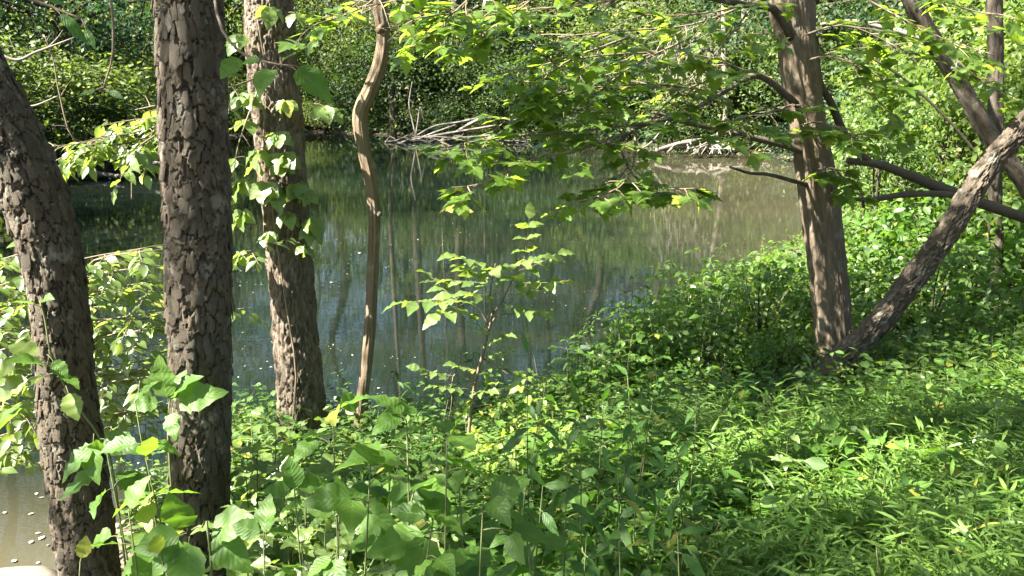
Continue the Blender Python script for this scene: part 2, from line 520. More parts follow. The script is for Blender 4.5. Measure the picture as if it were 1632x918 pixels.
def bark_trunk(pts, rad, style, nl, ns, flare=0.0):
    """Displaced trunk surface along control points (world)."""
    p = np.column_stack([np.asarray(pts, float), rad])
    s = spline(p, nl)
    C, r = s[:, :3], s[:, 3]
    T, X, Yv = frames(C)
    L = np.concatenate([[0], np.cumsum(np.linalg.norm(np.diff(C, axis=0), axis=1))])
    th = np.linspace(0, 2 * np.pi, ns, endpoint=False)
    TH, LL = np.meshgrid(th, L)
    rm = float(np.mean(rad))
    seed = int(abs(pts[0][0]) * 1000) % 97
    cx, cyy = np.cos(TH) * 2, np.sin(TH) * 2
    wob = vnoise(cx * 2 + 5 + LL * 2, cyy * 2 + LL * 14, seed)
    if style == 'scaly':
        na = max(8, int(2 * np.pi * rm / 0.036))
        rag = vnoise(cx * 12 + LL * 9, cyy * 12 + LL * 40, seed + 11) - 0.5
        rag2 = vnoise(cx * 30 + LL * 90, cyy * 30 + LL * 23, seed + 12) - 0.5
        A = TH / (2 * np.pi) * na + (wob - 0.5) * 0.8 + rag * 0.22
        B = LL / 0.070 + (vnoise(cx * 5, cyy * 5 + LL * 20, seed + 1) - 0.5) * 0.8 + rag * 0.15
        e, idv, ox, oy = cells(A, B, na, seed, 0.95)
        e2, id2, ox2, oy2 = cells(A * 1.5 + 0.3, B * 2.1, round(na * 1.5), seed + 3, 0.95)
        plate = smooth(0.02, 0.075, e)
        p2 = smooth(0.02, 0.07, e2)
        D = plate * (0.004 + 0.008 * idv) - 0.009 * (1 - plate) + plate * p2 * 0.0035 * id2
        D += plate * np.clip(-oy, -0.5, 0.5) * 0.011 * hash2(np.floor(idv * 991), seed)      # lower edge lifts
        D += plate * ox * 0.008 * (hash2(np.floor(idv * 773), seed + 2) - 0.5)
        D += rag2 * 0.0016 + (wob - 0.5) * 0.008 - 0.006
        tint = 0.05 + 0.55 * idv + 0.35 * id2
    elif style == 'furrow':
        na = max(10, int(2 * np.pi * rm / 0.028))
        A = TH / (2 * np.pi) * na + (wob - 0.5) * 1.6
        B = LL / 0.10 + (vnoise(cx * 6, cyy * 6 + LL * 9, seed + 1) - 0.5) * 1.2
        e, idv, ox, oy = cells(A, B, na, seed)
        plate = smooth(0.02, 0.28, e)
        D = plate * (0.006 + 0.009 * idv) - 0.007 * (1 - plate) + (vnoise(cx * 18, cyy * 18 + LL * 50, seed + 4) - 0.5) * 0.004 + (wob - 0.5) * 0.02
        tint = 0.1 + 0.8 * idv
    elif style == 'fibre':
        na = max(10, int(2 * np.pi * rm / 0.020))
        A = TH / (2 * np.pi) * na + (wob - 0.5) * 1.0
        B = LL / 0.26 + (vnoise(cx * 6, cyy * 6 + LL * 5, seed + 1) - 0.5) * 1.0
        e, idv, ox, oy = cells(A, B, na, seed)
        plate = smooth(0.02, 0.35, e)
        D = plate * (0.003 + 0.004 * idv) - 0.002 * (1 - plate) + (wob - 0.5) * 0.014
        D += (vnoise(cx * 1.2 + 3, cyy * 1.2 + LL * 1.5, seed + 7) - 0.5) * 0.05 * rm / 0.15
        tint = 0.1 + 0.8 * idv
    else:
        D = (vnoise(cx * 1.5, cyy * 1.5 + LL * 4, seed) - 0.5) * 0.35 * rm + (vnoise(cx * 4 + LL * 0.5, cyy * 4 + LL * 2.0, seed + 1) - 0.5) * 0.16 * rm
        D += (vnoise(cx * 3, cyy * 3 + LL * 15, seed + 2) - 0.5) * 0.08 * rm
        fib = vnoise(cx * 9 + LL * 1.2, cyy * 9 + LL * 2.5, seed + 6)
        D += (fib - 0.5) * 0.05 * rm
        tint = 0.1 + 0.8 * fib * vnoise(cx * 2, cyy * 2 + LL * 5, seed + 5)
    if flare:
        fl = np.exp(-LL / 0.22) * flare
        D = D + fl * (0.6 + 0.8 * vnoise(cx * 1.3 + 9, cyy * 1.3, seed + 8)) * r[:, None]
    RR = r[:, None] + D
    V = C[:, None] + RR[..., None] * (np.cos(TH)[..., None] * X[:, None] + np.sin(TH)[..., None] * Yv[:, None])
    i, j = np.meshgrid(np.arange(nl - 1), np.arange(ns), indexing='ij')
    a, b = i * ns + j, i * ns + (j + 1) % ns
    F = np.stack([a, b, b + ns, a + ns], -1).reshape(-1, 4)
    mb = MB().add(V.reshape(-1, 3), F, np.column_stack([(TH / 6.2832).ravel(), LL.ravel()]), np.asarray(tint).ravel())
    return mb, (C, r, T, X, Yv, L)


def plate_meshes(mat, k=6):
    """Thin ragged bark flakes, about 0.8 wide and 1.4 tall, curved round the trunk."""
    out = []
    rng = np.random.default_rng(3)
    for q in range(k):
        w, h = rng.uniform(.28, .5), rng.uniform(.5, .8)
        P = [(-w, -h), (-w * .3, -h * rng.uniform(.8, 1.1)), (w * .4, -h * rng.uniform(.7, 1.1)), (w, -h * .9), (w * rng.uniform(.8, 1.15), -h * .2), (w * rng.uniform(.75, 1.1), h * .4),
             (w * .8, h), (w * .1, h * rng.uniform(.8, 1.1)), (-w * .7, h * .95), (-w * rng.uniform(.8, 1.15), h * .3), (-w * rng.uniform(.75, 1.1), -h * .3)]
        P = np.array(P) + rng.normal(size=(11, 2)) * .05
        n = len(P)
        x, y = P[:, 0], P[:, 1]
        z = -0.55 * x ** 2 + rng.normal(size=n) * .04 - 0.12 * (y / h) + rng.uniform(-.2, .2) * x
        top = np.column_stack([x * .95, y * .96, z + .11])
        bot = np.column_stack([x, y, z - .12])
        V = np.vstack([top, bot, [[0, -.2 * h, .16], [0, .35 * h, .10]]])
        kk = np.arange(n)
        a, b = 2 * n, 2 * n + 1
        lo = np.where(P[:, 1] < 0.1 * h, a, b)
        F = [np.column_stack([kk + n, (kk + 1) % n + n, (kk + 1) % n, kk]), np.column_stack([kk, (kk + 1) % n, lo])]
        cross = [(kk[i], lo[i], lo[i - 1]) for i in range(n) if lo[i - 1] != lo[i]]
        F.append(np.array(cross))
        out.append(MB().add(V, F).mesh('bark_plate', mat, smooth_shade=False))
    return out


def mat_from(pos, dirv, nrm, size):
    d = Vector(dirv).normalized()
    s = d.cross(Vector(nrm))
    if s.length < 1e-5:
        s = d.cross(Vector((0.3, 0.9, 0.1)))
    s.normalize()
    n = s.cross(d)
    sz = size if hasattr(size, '__len__') else (size, size, size)
    return Matrix(((s.x * sz[0], d.x * sz[1], n.x * sz[2], pos[0]), (s.y * sz[0], d.y * sz[1], n.y * sz[2], pos[1]),
                   (s.z * sz[0], d.z * sz[1], n.z * sz[2], pos[2]), (0, 0, 0, 1)))


def add_plates(parent, fr, base, count, plates, rng, zr=(0.0, 1.0), size=(0.030, 0.055), lift=0.006):
    C, r, T, X, Yv, L = fr
    for q in range(count):
        t = rng.uniform(*zr)
        i = min(len(C) - 1, int(t * len(C)))
        for _ in range(20):
            th = rng.uniform(0, 2 * np.pi)
            n = np.cos(th) * X[i] + np.sin(th) * Yv[i]
            if n[1] < 0.35: break
        pos = C[i] + n * (r[i] + lift + rng.uniform(0, 0.004)) - base
        d = T[i] + n * rng.uniform(-0.20, 0.0) + np.cross(n, T[i]) * rng.uniform(-.2, .2)
        s = rng.uniform(*size)
        obj('bark_plate', plates[q % len(plates)], parent, mw=mat_from(pos, d, n, (s, s * rng.uniform(0.8, 2.1), s * 0.34)))


def pxpath(rows):
    """rows of (px, py, Y, width_px) -> points and radii."""
    P = [at(a, b, Y) for a, b, Y, w in rows]
    return np.array(P), np.array([w / FPX * Y / 2 * 0.94 for a, b, Y, w in rows])


GAPS = []                      # unseen crown leaves are cut away along these sun rays: (point, radius)


def in_gap(p):
    hit = np.zeros(len(p), bool)
    S = np.array(TO_SUN)
    for g, r in GAPS:
        v = p - g
        d = np.linalg.norm(v - (v @ S)[:, None] * S, axis=1)
        hit |= d < r * (0.75 + 0.5 * vnoise(p[:, 0] * 3, p[:, 1] * 3 + p[:, 2] * 2, 77))
    return hit


def crown_clumps(mb, centres, rad, leaves, size, rng, tpl=L_DIA, up=1.0, flat=0.6, gaps=False, outw=1.0):
    for c, rr in zip(centres, rad):
        k = int(leaves * (0.7 + 0.6 * rng.random()))
        p = rng.normal(size=(k, 3)) * np.array([1, 1, flat]) * rr * 0.5 + c
        if gaps:
            p = p[~in_gap(p)]
            k = len(p)
        n = norm(rng.normal(size=(k, 3)) * 0.38 + norm(p - c) * outw + np.array([0, 0, up * .7]))
        scatter(mb, tpl, p, norm(rnd_dir(k, -0.3, rng) + norm(p - c) * outw * 0.6), n, size * rng.uniform(0.7, 1.3, k), np.clip(0.12 + 0.76 * rng.random() + rng.uniform(-.12, .12, k), 0, 0.99))


def canopy(parent, base, top, limbs, rng, mat, leaf=0.085, per=105, r0=0.05, twigs=7):
    """Limbs from the trunk top to given points, twigs and leaf clumps round them: parts limb and crown."""
    base = np.asarray(base, float)
    cr = MB()
    for tgt in limbs:
        tgt = np.asarray(tgt, float)
        st = np.asarray(top, float)
        mid = (st + tgt) / 2 + np.array([0, 0, 0.12 * np.linalg.norm(tgt - st)]) + rng.normal(size=3) * 0.15
        lm = MB()
        tube(lm, [st, mid, tgt], [r0, r0 * 0.6, r0 * 0.2], 10, 7)
        cs, rs = [tgt], [0.8]
        for q in range(twigs):
            t = rng.uniform(0.45, 1.0)
            pth = st * (1 - t) ** 2 + 2 * mid * t * (1 - t) + tgt * t * t
            e = pth + rng.normal(size=3) * np.array([0.75, 0.75, 0.35])
            if in_gap(np.array([pth, e, (pth + e) / 2])).any(): cs.append(e); rs.append(.6); continue
            tube(lm, [pth, (pth + e) / 2 + rng.normal(size=3) * 0.06, e], [r0 * 0.3, r0 * 0.2, 0.004], 5, 5)
            cs.append(e); rs.append(rng.uniform(0.5, 0.9))
        crown_clumps(cr, cs, rs, per, leaf, rng, gaps=True)
        obj('limb', lm.mesh('limb', M['darkbark'], base), parent)
    obj('crown', cr.mesh('crown', mat, base), parent)


for x, y, Y, r in [(405, 20, 5.5, .3), (415, 100, 5.5, .3), (415, 180, 5.5, .3), (420, 250, 5.5, .3), (425, 320, 5.5, .28), (430, 390, 5.5, .22), (390, 280, 5.4, .25), (455, 440, 5.5, .12), (470, 560, 5.5, .1),
                    (30, 340, 2.9, .18), (60, 400, 2.9, .08), (90, 660, 2.9, .17), (110, 740, 2.9, .1), (262, 130, 2.9, .09), (265, 200, 2.9, .12), (275, 260, 2.9, .12), (300, 60, 2.9, .05), (265, 480, 2.9, .06), (275, 560, 2.9, .06), (320, 290, 2.9, .03), (290, 590, 2.7, .12),
                    (1285, 250, 6.1, .2), (1290, 330, 6.1, .25), (1300, 400, 6.1, .22), (1310, 500, 6.1, .15), (1565, 285, 5.7, .10), (1480, 410, 5.7, .05), (1610, 220, 5.7, .08), (1420, 490, 5.7, .05),
                    (1230, 680, 3.8, .25), (1310, 700, 3.6, .22), (1400, 680, 3.7, .25), (1500, 700, 3.5, .25), (1590, 690, 3.5, .25), (1150, 700, 3.9, .25), (1200, 740, 3.3, .15), (1360, 745, 3.2, .14), (1470, 770, 3.0, .12), (1580, 770, 2.9, .15), (1280, 800, 2.8, .08), (1420, 840, 2.5, .08), (1540, 860, 2.4, .07), (1600, 840, 2.5, .1),
                    (820, 640, 4.9, .4), (860, 680, 4.4, .3), (770, 690, 4.4, .25), (430, 690, 3.3, .35), (500, 730, 3.1, .3), (420, 790, 2.8, .2), (560, 860, 2.4, .12), (620, 800, 2.6, .1), (650, 670, 1.9, .12), (230, 730, 2.5, .2),
                    (700, 470, 4.6, .25), (790, 430, 4.6, .25), (830, 410, 4.6, .18), (740, 590, 4.6, .2), (200, 220, 4.5, .4), (110, 240, 4.4, .35), (150, 430, 4.4, .5), (30, 470, 4.4, .5), (200, 560, 4.2, .35), (30, 600, 4.1, .4),
                    (860, 200, 5.3, .3), (750, 225, 5.1, .2), (930, 320, 4.9, .25), (1060, 300, 5.1, .25), (980, 170, 5.4, .2), (1150, 100, 5.8, .2), (900, 90, 5.5, .2), (720, 20, 5.1, .25), (1050, 30, 5.6, .2), (40, 850, 4.3, .6)]:
    GAPS.append((at(x, y, Y), r))
M['flake'] = bark_mat('bark_flake', (0.036, 0.028, 0.018), (0.118, 0.096, 0.068), (0.150, 0.126, 0.093), 30, 0.25, bump=0.8)
PLATES = plate_meshes(M['flake'], 9)
PLATES_F = plate_meshes(M['furrow'])

# leaning scaly tree at the far left
rows = [(150, 1010, 3.0, 108), (141, 900, 3.0, 100), (128, 800, 3.0, 100), (114, 700, 3.0, 98), (104, 600, 3.0, 92), (90, 450, 3.0, 90),
        (52, 310, 3.0, 100), (0, 190, 3.0, 100), (-52, 90, 3.0, 96), (-130, -80, 3.0, 92), (-330, -500, 3.0, 84), (-520, -1000, 3.1, 74)]
P, rad = pxpath(rows)
P[0][2] = h1(P[0][0], P[0][1]) - 0.1
mb, fr = bark_trunk(P, rad, 'scaly', 900, 190, 0.25)
t1 = thing('cherry_tree', 'scaly dark tree trunk leaning left at the edge beside the shallow water', 'tree', P[0], 'scaly-barked trees by the camera')
trunk_o = obj('trunk', mb.mesh('trunk', M['scaly'], P[0]), t1)
add_plates(trunk_o, fr, P[0], 270, PLATES, np.random.default_rng(11), (0.06, 0.78), (0.018, 0.048), 0.003)
T1top = P[-1]
canopy(t1, P[0], P[-1], [P[-1] + d for d in [(-2.2, 0.4, 1.2), (-1.2, -1.4, 1.8), (-3.4, -0.8, 0.8), (-0.6, 1.2, 2.4)]], np.random.default_rng(21), M['maple'])

# straight scaly tree
rows = [(310, 1040, 2.95, 112), (315, 900, 2.95, 106), (319, 650, 2.95, 102), (317, 450, 2.95, 105), (309, 200, 2.95, 106), (300, 0, 2.95, 101), (290, -200, 2.95, 98),
        (270, -700, 3.0, 90), (262, -1300, 3.0, 76)]
P, rad = pxpath(rows)
P[0][2] = h1(P[0][0], P[0][1]) - 0.1
mb, fr = bark_trunk(P, rad, 'scaly', 900, 200, 0.2)
t2 = thing('cherry_tree', 'straight scaly grey trunk standing nearest, with pale sunlit flakes', 'tree', P[0], 'scaly-barked trees by the camera')
trunk_o = obj('trunk', mb.mesh('trunk', M['scaly'], P[0]), t2)
add_plates(trunk_o, fr, P[0], 280, PLATES, np.random.default_rng(12), (0.08, 0.74), (0.018, 0.050), 0.003)
T2top = P[-1]

# sunlit furrowed tree with creeper
rows = [(482, 720, 5.6, 92), (480, 640, 5.6, 78), (477, 600, 5.6, 75), (460, 400, 5.6, 72), (443, 200, 5.6, 76), (430, 60, 5.6, 74), (428, 0, 5.6, 73),
        (425, -150, 5.6, 70), (430, -600, 5.7, 60), (440, -900, 5.7, 46)]
P, rad = pxpath(rows)
P[0][2] = h1(P[0][0], P[0][1]) - 0.1
mb, fr3 = bark_trunk(P, rad, 'furrow', 520, 150, 0.15)
t3 = thing('furrowed_tree', 'furrowed brown trunk lit white on one side and hung with creeper', 'tree', P[0])
trunk_o = obj('trunk', mb.mesh('trunk', M['furrow'], P[0]), t3)
add_plates(trunk_o, fr3, P[0], 60, PLATES_F, np.random.default_rng(13), (0.02, 0.6), (0.03, 0.06), 0.008)
T3P = P
T3top = P[-1]

# thin crooked tan tree
rows = [(570, 690, 5.55, 30), (576, 650, 5.55, 25), (586, 560, 5.55, 23), (592, 470, 5.55, 23), (597, 370, 5.55, 22), (592, 300, 5.55, 24), (579, 235, 5.55, 25),
        (574, 185, 5.55, 28), (592, 140, 5.55, 26), (607, 95, 5.55, 25), (611, 50, 5.55, 24), (606, 10, 5.55, 27), (604, -60, 5.55, 24), (640, -300, 5.55, 20), (650, -520, 5.5, 14)]
P, rad = pxpath(rows); rad *= 0.84
P[0][2] = h1(P[0][0], P[0][1]) - 0.08
mb, fr = bark_trunk(P, rad, 'smooth', 320, 60, 0.25)
t4 = thing('crooked_tree', 'thin crooked tan trunk bent like an elbow at the water edge', 'tree', P[0])
obj('trunk', mb.mesh('trunk', M['tan'], P[0]), t4)
kn = MB(); kp = at(604, 48, 5.5); tube(kn, [kp + [0.0, 0.04, 0], kp + [0.035, -0.05, 0.03]], [0.03, 0.012], 4, 8)
obj('knot', kn.mesh('knot', M['tan'], P[0]), t4)
kn = MB(); kp = at(603, 342, 5.5); tube(kn, [kp + [0.0, 0.04, 0], kp + [0.01, -0.045, 0.0]], [0.02, 0.010], 4, 8)
obj('knot', kn.mesh('knot', M['darkbark'], P[0]), t4)
T4top = P[-1]

# brown maple at the right
rows = [(1338, 650, 6.2, 92), (1332, 560, 6.2, 66), (1322, 450, 6.2, 62), (1303, 300, 6.2, 62), (1284, 170, 6.2, 59), (1272, 70, 6.2, 58), (1263, 0, 6.2, 64), (1256, -120, 6.2, 58),
        (1240, -500, 6.2, 52), (1230, -1000, 6.2, 40)]
P, rad = pxpath(rows)
P[0][2] = h1(P[0][0], P[0][1]) - 0.12
mb, fr5 = bark_trunk(P, rad, 'fibre', 420, 130, 0.45)
t5 = thing('maple_tree', 'brown maple trunk with leafy branches reaching out over the water', 'tree', P[0])
obj('trunk', mb.mesh('trunk', M['brownbark'], P[0]), t5)
T5base, T5top, T5P = P[0], P[-1], P

# leaning log against the maple
rows = [(1300, 640, 5.75, 66), (1335, 585, 5.75, 56), (1400, 515, 5.75, 46), (1455, 445, 5.75, 46), (1520, 355, 5.75, 46), (1572, 270, 5.75, 44), (1640, 190, 5.75, 40), (1760, 60, 5.8, 38),
        (1900, -150, 5.9, 34), (2000, -500, 6.1, 28)]
P, rad = pxpath(rows); rad *= 0.76
P[0][2] = h1(P[0][0], P[0][1]) - 0.08
mb, fr = bark_trunk(P, rad, 'furrow', 420, 90, 0.2)
t6 = thing('leaning_tree', 'rough dappled trunk slanting up from the foot of the brown maple', 'tree', P[0])
trunk_o = obj('trunk', mb.mesh('trunk', M['logbark'], P[0]), t6)
add_plates(trunk_o, fr, P[0], 40, PLATES_F, np.random.default_rng(14), (0.02, 0.6), (0.03, 0.05), 0.004)
T6top = P[-1]

# dark slanting tree and thin upright one behind it
rows = [(1760, 520, 7.2, 46), (1700, 400, 7.2, 42), (1632, 290, 7.2, 40), (1580, 220, 7.2, 43), (1540, 150, 7.2, 40), (1490, 70, 7.2, 40), (1440, -20, 7.2, 38), (1380, -150, 7.2, 34), (1290, -400, 7.2, 28), (1250, -700, 7.2, 20)]
P, rad = pxpath(rows); rad *= 0.62
P[0][2] = h1(P[0][0], P[0][1]) - 0.1
mb, fr = bark_trunk(P, rad, 'fibre', 260, 60, 0.3)
t7 = thing('slanting_tree', 'dark slender trunk slanting up to the left behind the leaning log', 'tree', P[0])
obj('trunk', mb.mesh('trunk', M['darkbark'], P[0]), t7)
lm = MB(); tube(lm, [at(1478, 62, 7.2), at(1440, 30, 7.15), at(1400, 10, 7.1), at(1370, -30, 7.1)], [0.022, 0.018, 0.015, 0.010], 10, 8)
obj('limb', lm.mesh('limb', M['darkbark'], P[0]), t7)
T7top = P[-1]
rows = [(1588, 510, 7.6, 28), (1588, 400, 7.6, 22), (1586, 280, 7.6, 20), (1588, 150, 7.6, 22), (1585, 0, 7.6, 21), (1580, -200, 7.6, 20), (1590, -600, 7.6, 15)]
P, rad = pxpath(rows)
P[0][2] = h1(P[0][0], P[0][1]) - 0.1
mb, fr = bark_trunk(P, rad, 'fibre', 200, 40, 0.3)
t8 = thing('upright_tree', 'thin upright dark trunk crossing behind the leaning log', 'tree', P[0])
obj('trunk', mb.mesh('trunk', M['darkbark'], P[0]), t8)
T8top = P[-1]

# unseen crowns; limbs from shade_point are shaped to shade chosen spots
def shade_point(px, py, Y, h):
    """Point h metres up the sun ray from a photographed spot."""
    p = at(px, py, Y)
    k = (h - p[2]) / TO_SUN.z
    return p + np.array(TO_SUN) * k


rg = np.random.default_rng(31)
canopy(t2, t2.location, T2top, [shade_point(x, y, Y, h) for x, y, Y, h in [(640, 780, 2.0, 6.0), (760, 850, 2.2, 6.6), (900, 840, 2.4, 6.4), (960, 720, 3.0, 7.0), (300, 500, 2.9, 5.6), (330, 800, 2.9, 6.4), (1200, 830, 2.5, 6.2), (1330, 850, 2.5, 6.6), (1470, 830, 2.6, 6.3), (1600, 880, 2.3, 6.4)]], rg, M['maple'])
canopy(t3, t3.location, T3top, [shade_point(x, y, Y, h) for x, y, Y, h in [(470, 560, 5.6, 6.8), (1000, 560, 6.5, 7.4), (1130, 560, 7.0, 7.8), (590, 420, 5.6, 6.2), (1200, 560, 6.6, 8.2)]], rg, M['maple'])
canopy(t4, t4.location, T4top, [shade_point(x, y, Y, h) for x, y, Y, h in [(1300, 60, 6.0, 6.4), (1400, 520, 5.75, 6.2), (1500, 390, 5.75, 6.4), (1440, 450, 5.75, 6.6)]], rg, M['maple'], r0=0.03)
canopy(t5, t5.location, T5top, [T5top + np.array(d) for d in [(-2.6, -0.6, 0.6), (-1.6, 1.6, 1.2), (1.8, 0.8, 1.4), (0.4, -1.6, 1.8), (2.2, -1.2, 0.6)]], rg, M['maple'], r0=0.06)
canopy(t7, t7.location, T7top, [T7top + np.array(d) for d in [(-1.6, -0.4, 0.6), (0.6, 1.0, 1.0)]], rg, M['maple'], r0=0.04)
canopy(t8, t8.location, T8top, [T8top + np.array(d) for d in [(1.2, -0.4, 0.6), (-0.4, 0.8, 0.8)]], rg, M['maple'], r0=0.03)
canopy(t6, t6.location, T6top, [T6top + np.array(d) for d in [(1.0, -0.6, 0.8), (-0.8, 0.6, 1.0)]], rg, M['maple'], r0=0.05)

# ------------------------------------------------------------------ maple branches over the water
MAPLE_LEAVES = [MB().add(*leaf_maple(d, k)).mesh('leaf', M['maple']) for d, k in ((0.05, 0.0), (0.18, 0.08), (0.38, -0.08))]
rng = np.random.default_rng(41)


def maple_branch(rows, r0):
    b = MB()
    P = [at(x, y, Y) for x, y, Y in rows]
    tube(b, P, np.linspace(r0, r0 * 0.45, len(P)), seg=8)
    obj('branch', b.mesh('branch', M['logbark'], T5base), t5)
    return P


maple_branch([(1262, 60, 6.1), (1232, 14, 6.0), (1190, 8, 5.8), (1130, -4, 5.6), (1060, -20, 5.4)], 0.032)
maple_branch([(1268, 165, 6.1), (1225, 128, 6.0), (1195, 122, 5.9), (1150, 148, 5.8), (1095, 178, 5.7), (1045, 194, 5.6), (1012, 205, 5.5), (985, 228, 5.4)], 0.026)
maple_branch([(1285, 244, 6.15), (1255, 233, 6.1), (1190, 217, 6.0), (1130, 203, 5.9), (1082, 192, 5.8), (1040, 178, 5.7)], 0.028)
maple_branch([(1290, 295, 6.15), (1262, 288, 6.0), (1225, 278, 5.9), (1195, 276, 5.85), (1163, 266, 5.8)], 0.017)

leafpool = []                                    # (pos, dir, normal, size)


def spray(rows, width, n, size=0.105, droop=0.15, twig=0.008, flat=1.0):
    """A leafy maple spray: main twig, side twigs in a near-level plane, leaves on petioles."""
    tw = MB()
    first = len(leafpool)
    P = np.array([at(x, y, Y) for x, y, Y in rows])
    C = spline(P, 40)
    tube(tw, P, np.linspace(twig, 0.003, len(P)), seg=6)
    T = norm(np.gradient(C, axis=0))
    side = norm(np.cross(T, [0, 0, 1]))
    nt_ = max(4, n // 7)
    for q in range(nt_):
        i = int(39 * (0.12 + 0.88 * (q + rng.random()) / nt_)); i = min(i, 39)
        sg = 1 if q % 2 else -1
        ln = width * rng.uniform(0.4, 1.0) * (1 - 0.35 * i / 39)
        e = C[i] + (side[i] * sg * rng.uniform(.6, 1) + T[i] * rng.uniform(0.2, 0.9)) * ln + np.array([0, 0, rng.normal() * 0.035 - droop * ln])
        m_ = (C[i] + e) / 2 + np.array([0, 0, 0.05 * ln]) + rng.normal(size=3) * 0.015
        tube(tw, [C[i], m_, e], [0.004, 0.003, 0.0015], 6, 5)
        for t in rng.uniform(0.25, 1.0, 6).tolist() + [1.0]:
            p = C[i] * (1 - t) ** 2 + 2 * m_ * t * (1 - t) + e * t * t
            dr = norm(norm(e - C[i]) + rng.normal(size=3) * np.array([0.9, 0.9, 0.12]) + np.array([0, 0, -0.08]))
            pet = p + dr * rng.uniform(0.02, 0.06)
            tube(tw, [p, pet], [0.0012, 0.001], 2, 4, cap=False)
            nrm = norm(np.array([0, 0, 1.0]) + rng.normal(size=3) * 0.22 * flat)
            leafpool.append((pet, dr, nrm, size * rng.uniform(0.65, 1.15)))
    to = obj('twig', tw.mesh('twig', M['twig'], T5base), t5)
    for q in range(first, len(leafpool)):
        leafpool[q] = leafpool[q][:4] + (to,)


spray([(1045, 194, 5.6), (960, 205, 5.4), (850, 215, 5.2), (760, 225, 5.05), (700, 236, 4.95)], 0.42, 109)
spray([(1082, 192, 5.8), (980, 180, 5.6), (880, 182, 5.5), (800, 195, 5.4)], 0.45, 109)
spray([(1012, 205, 5.5), (1010, 260, 5.2), (985, 300, 5.0), (920, 322, 4.8)], 0.30, 72)
spray([(985, 228, 5.4), (1010, 280, 5.3), (1060, 300, 5.2), (1110, 300, 5.1)], 0.30, 82)
spray([(1150, 148, 5.8), (1050, 135, 5.6), (940, 140, 5.4), (850, 155, 5.3)], 0.5, 128)
spray([(1225, 128, 6.0), (1120, 90, 5.8), (1000, 85, 5.6), (880, 100, 5.4), (810, 120, 5.3)], 0.55, 128)
spray([(1190, 8, 5.8), (1100, 40, 5.7), (980, 50, 5.5), (880, 60, 5.4)], 0.5, 118)
spray([(1060, -20, 5.4), (950, 5, 5.3), (840, 15, 5.2), (740, 20, 5.1), (650, 30, 5.0)], 0.5, 137)
spray([(1200, 10, 5.9), (1160, 60, 5.6), (1120, 110, 5.4)], 0.4, 63)
spray([(1268, 165, 6.1), (1240, 175, 5.8), (1200, 190, 5.5), (1150, 215, 5.3)], 0.4, 82)
spray([(1275, 200, 6.1), (1300, 195, 5.9), (1340, 205, 5.7), (1370, 225, 5.6)], 0.35, 72)
spray([(1275, 100, 6.1), (1320, 90, 6.0), (1380, 110, 5.9), (1440, 150, 5.9)], 0.5, 82)
spray([(1270, 60, 6.1), (1340, 40, 6.0), (1400, 60, 6.0), (1450, 90, 6.0)], 0.5, 72)
spray([(1300, 270, 6.1), (1330, 270, 5.9), (1350, 290, 5.8)], 0.3, 45)
spray([(880, 240, 5.0), (820, 268, 4.9), (770, 292, 4.8), (715, 300, 4.75)], 0.22, 45, 0.11)
spray([(640, -60, 5.0), (600, -5, 4.9), (560, 20, 4.8), (500, 40, 4.7)], 0.4, 63)
spray([(800, -60, 5.2), (740, 5, 5.0), (700, 40, 4.9), (690, 70, 4.8)], 0.4, 63)
spray([(1330, -30, 6.3), (1420, 20, 6.1), (1500, 60, 6.0), (1590, 90, 5.9)], 0.5, 60)
spray([(1400, -60, 6.4), (1500, 0, 6.2), (1600, 30, 6.1)], 0.5, 55)
spray([(1330, 60, 6.2), (1390, 150, 6.0), (1440, 200, 5.9)], 0.4, 40)
spray([(1480, 40, 6.6), (1540, 110, 6.4), (1600, 150, 6.3)], 0.45, 45)
spray([(1300, -30, 6.2), (1180, 10, 5.9), (1080, 25, 5.7), (980, 20, 5.5)], 0.5, 80)
spray([(900, -40, 5.4), (820, 20, 5.2), (760, 60, 5.1)], 0.45, 50)
spray([(1100, 60, 5.8), (1000, 110, 5.5), (930, 170, 5.2)], 0.45, 55)
spray([(1150, 120, 5.8), (1080, 150, 5.5), (1030, 200, 5.3)], 0.4, 50)
spray([(1000, 60, 5.5), (900, 100, 5.3), (820, 170, 5.1)], 0.4, 50)
spray([(1000, 210, 5.4), (920, 240, 5.1), (840, 250, 5.0)], 0.3, 35)
spray([(720, -50, 5.0), (650, -5, 4.9), (570, 12, 4.8)], 0.35, 35)
TG = [(at(x, y, 6.05), r) for x, y, r in [(1278, 215, .12), (1285, 270, .16), (1288, 320, .17), (1292, 370, .17), (1298, 420, .15), (1303, 470, .15), (1310, 530, .12), (1270, 100, .08), (1262, 40, .08)]]
SV = np.array(TO_SUN)


def shades_trunk(p):
    for g_, r_ in TG:
        v = p - g_
        if v @ SV > 0 and np.linalg.norm(v - (v @ SV) * SV) < r_ and hash2(p[0] * 91, p[2] * 57) < .85: return True
    return False


def over_crooked(p):
    px, py = 816 + p[0] / p[1] * FPX, 130 - (p[2] - CAM_Z) / p[1] * FPX
    return 580 < px < 645 and py < 115 and p[1] < 5.5


leafpool = [q for q in leafpool if not shades_trunk(q[0]) and not over_crooked(q[0])]
depth = [(p[1], i) for i, (p, d, n, s, w) in enumerate(leafpool)]
order = [i for _, i in sorted(depth)]
for c, i in enumerate(order[:300]):
    p, d, n, s, w = leafpool[i]
    obj('leaf', MAPLE_LEAVES[c % 3], w, mw=mat_from(p - T5base, d, n, s))
rest = order[300:]
fm = MB()
if rest:
    scatter(fm, L_MAPLE, [leafpool[i][0] for i in rest], [leafpool[i][1] for i in rest], [leafpool[i][2] for i in rest],
            [leafpool[i][3] for i in rest], rng.random(len(rest)))
    tag(obj('foliage', fm.mesh('foliage', M['maple'], T5base), t5), kind='stuff')
print('maple leaves', len(leafpool))

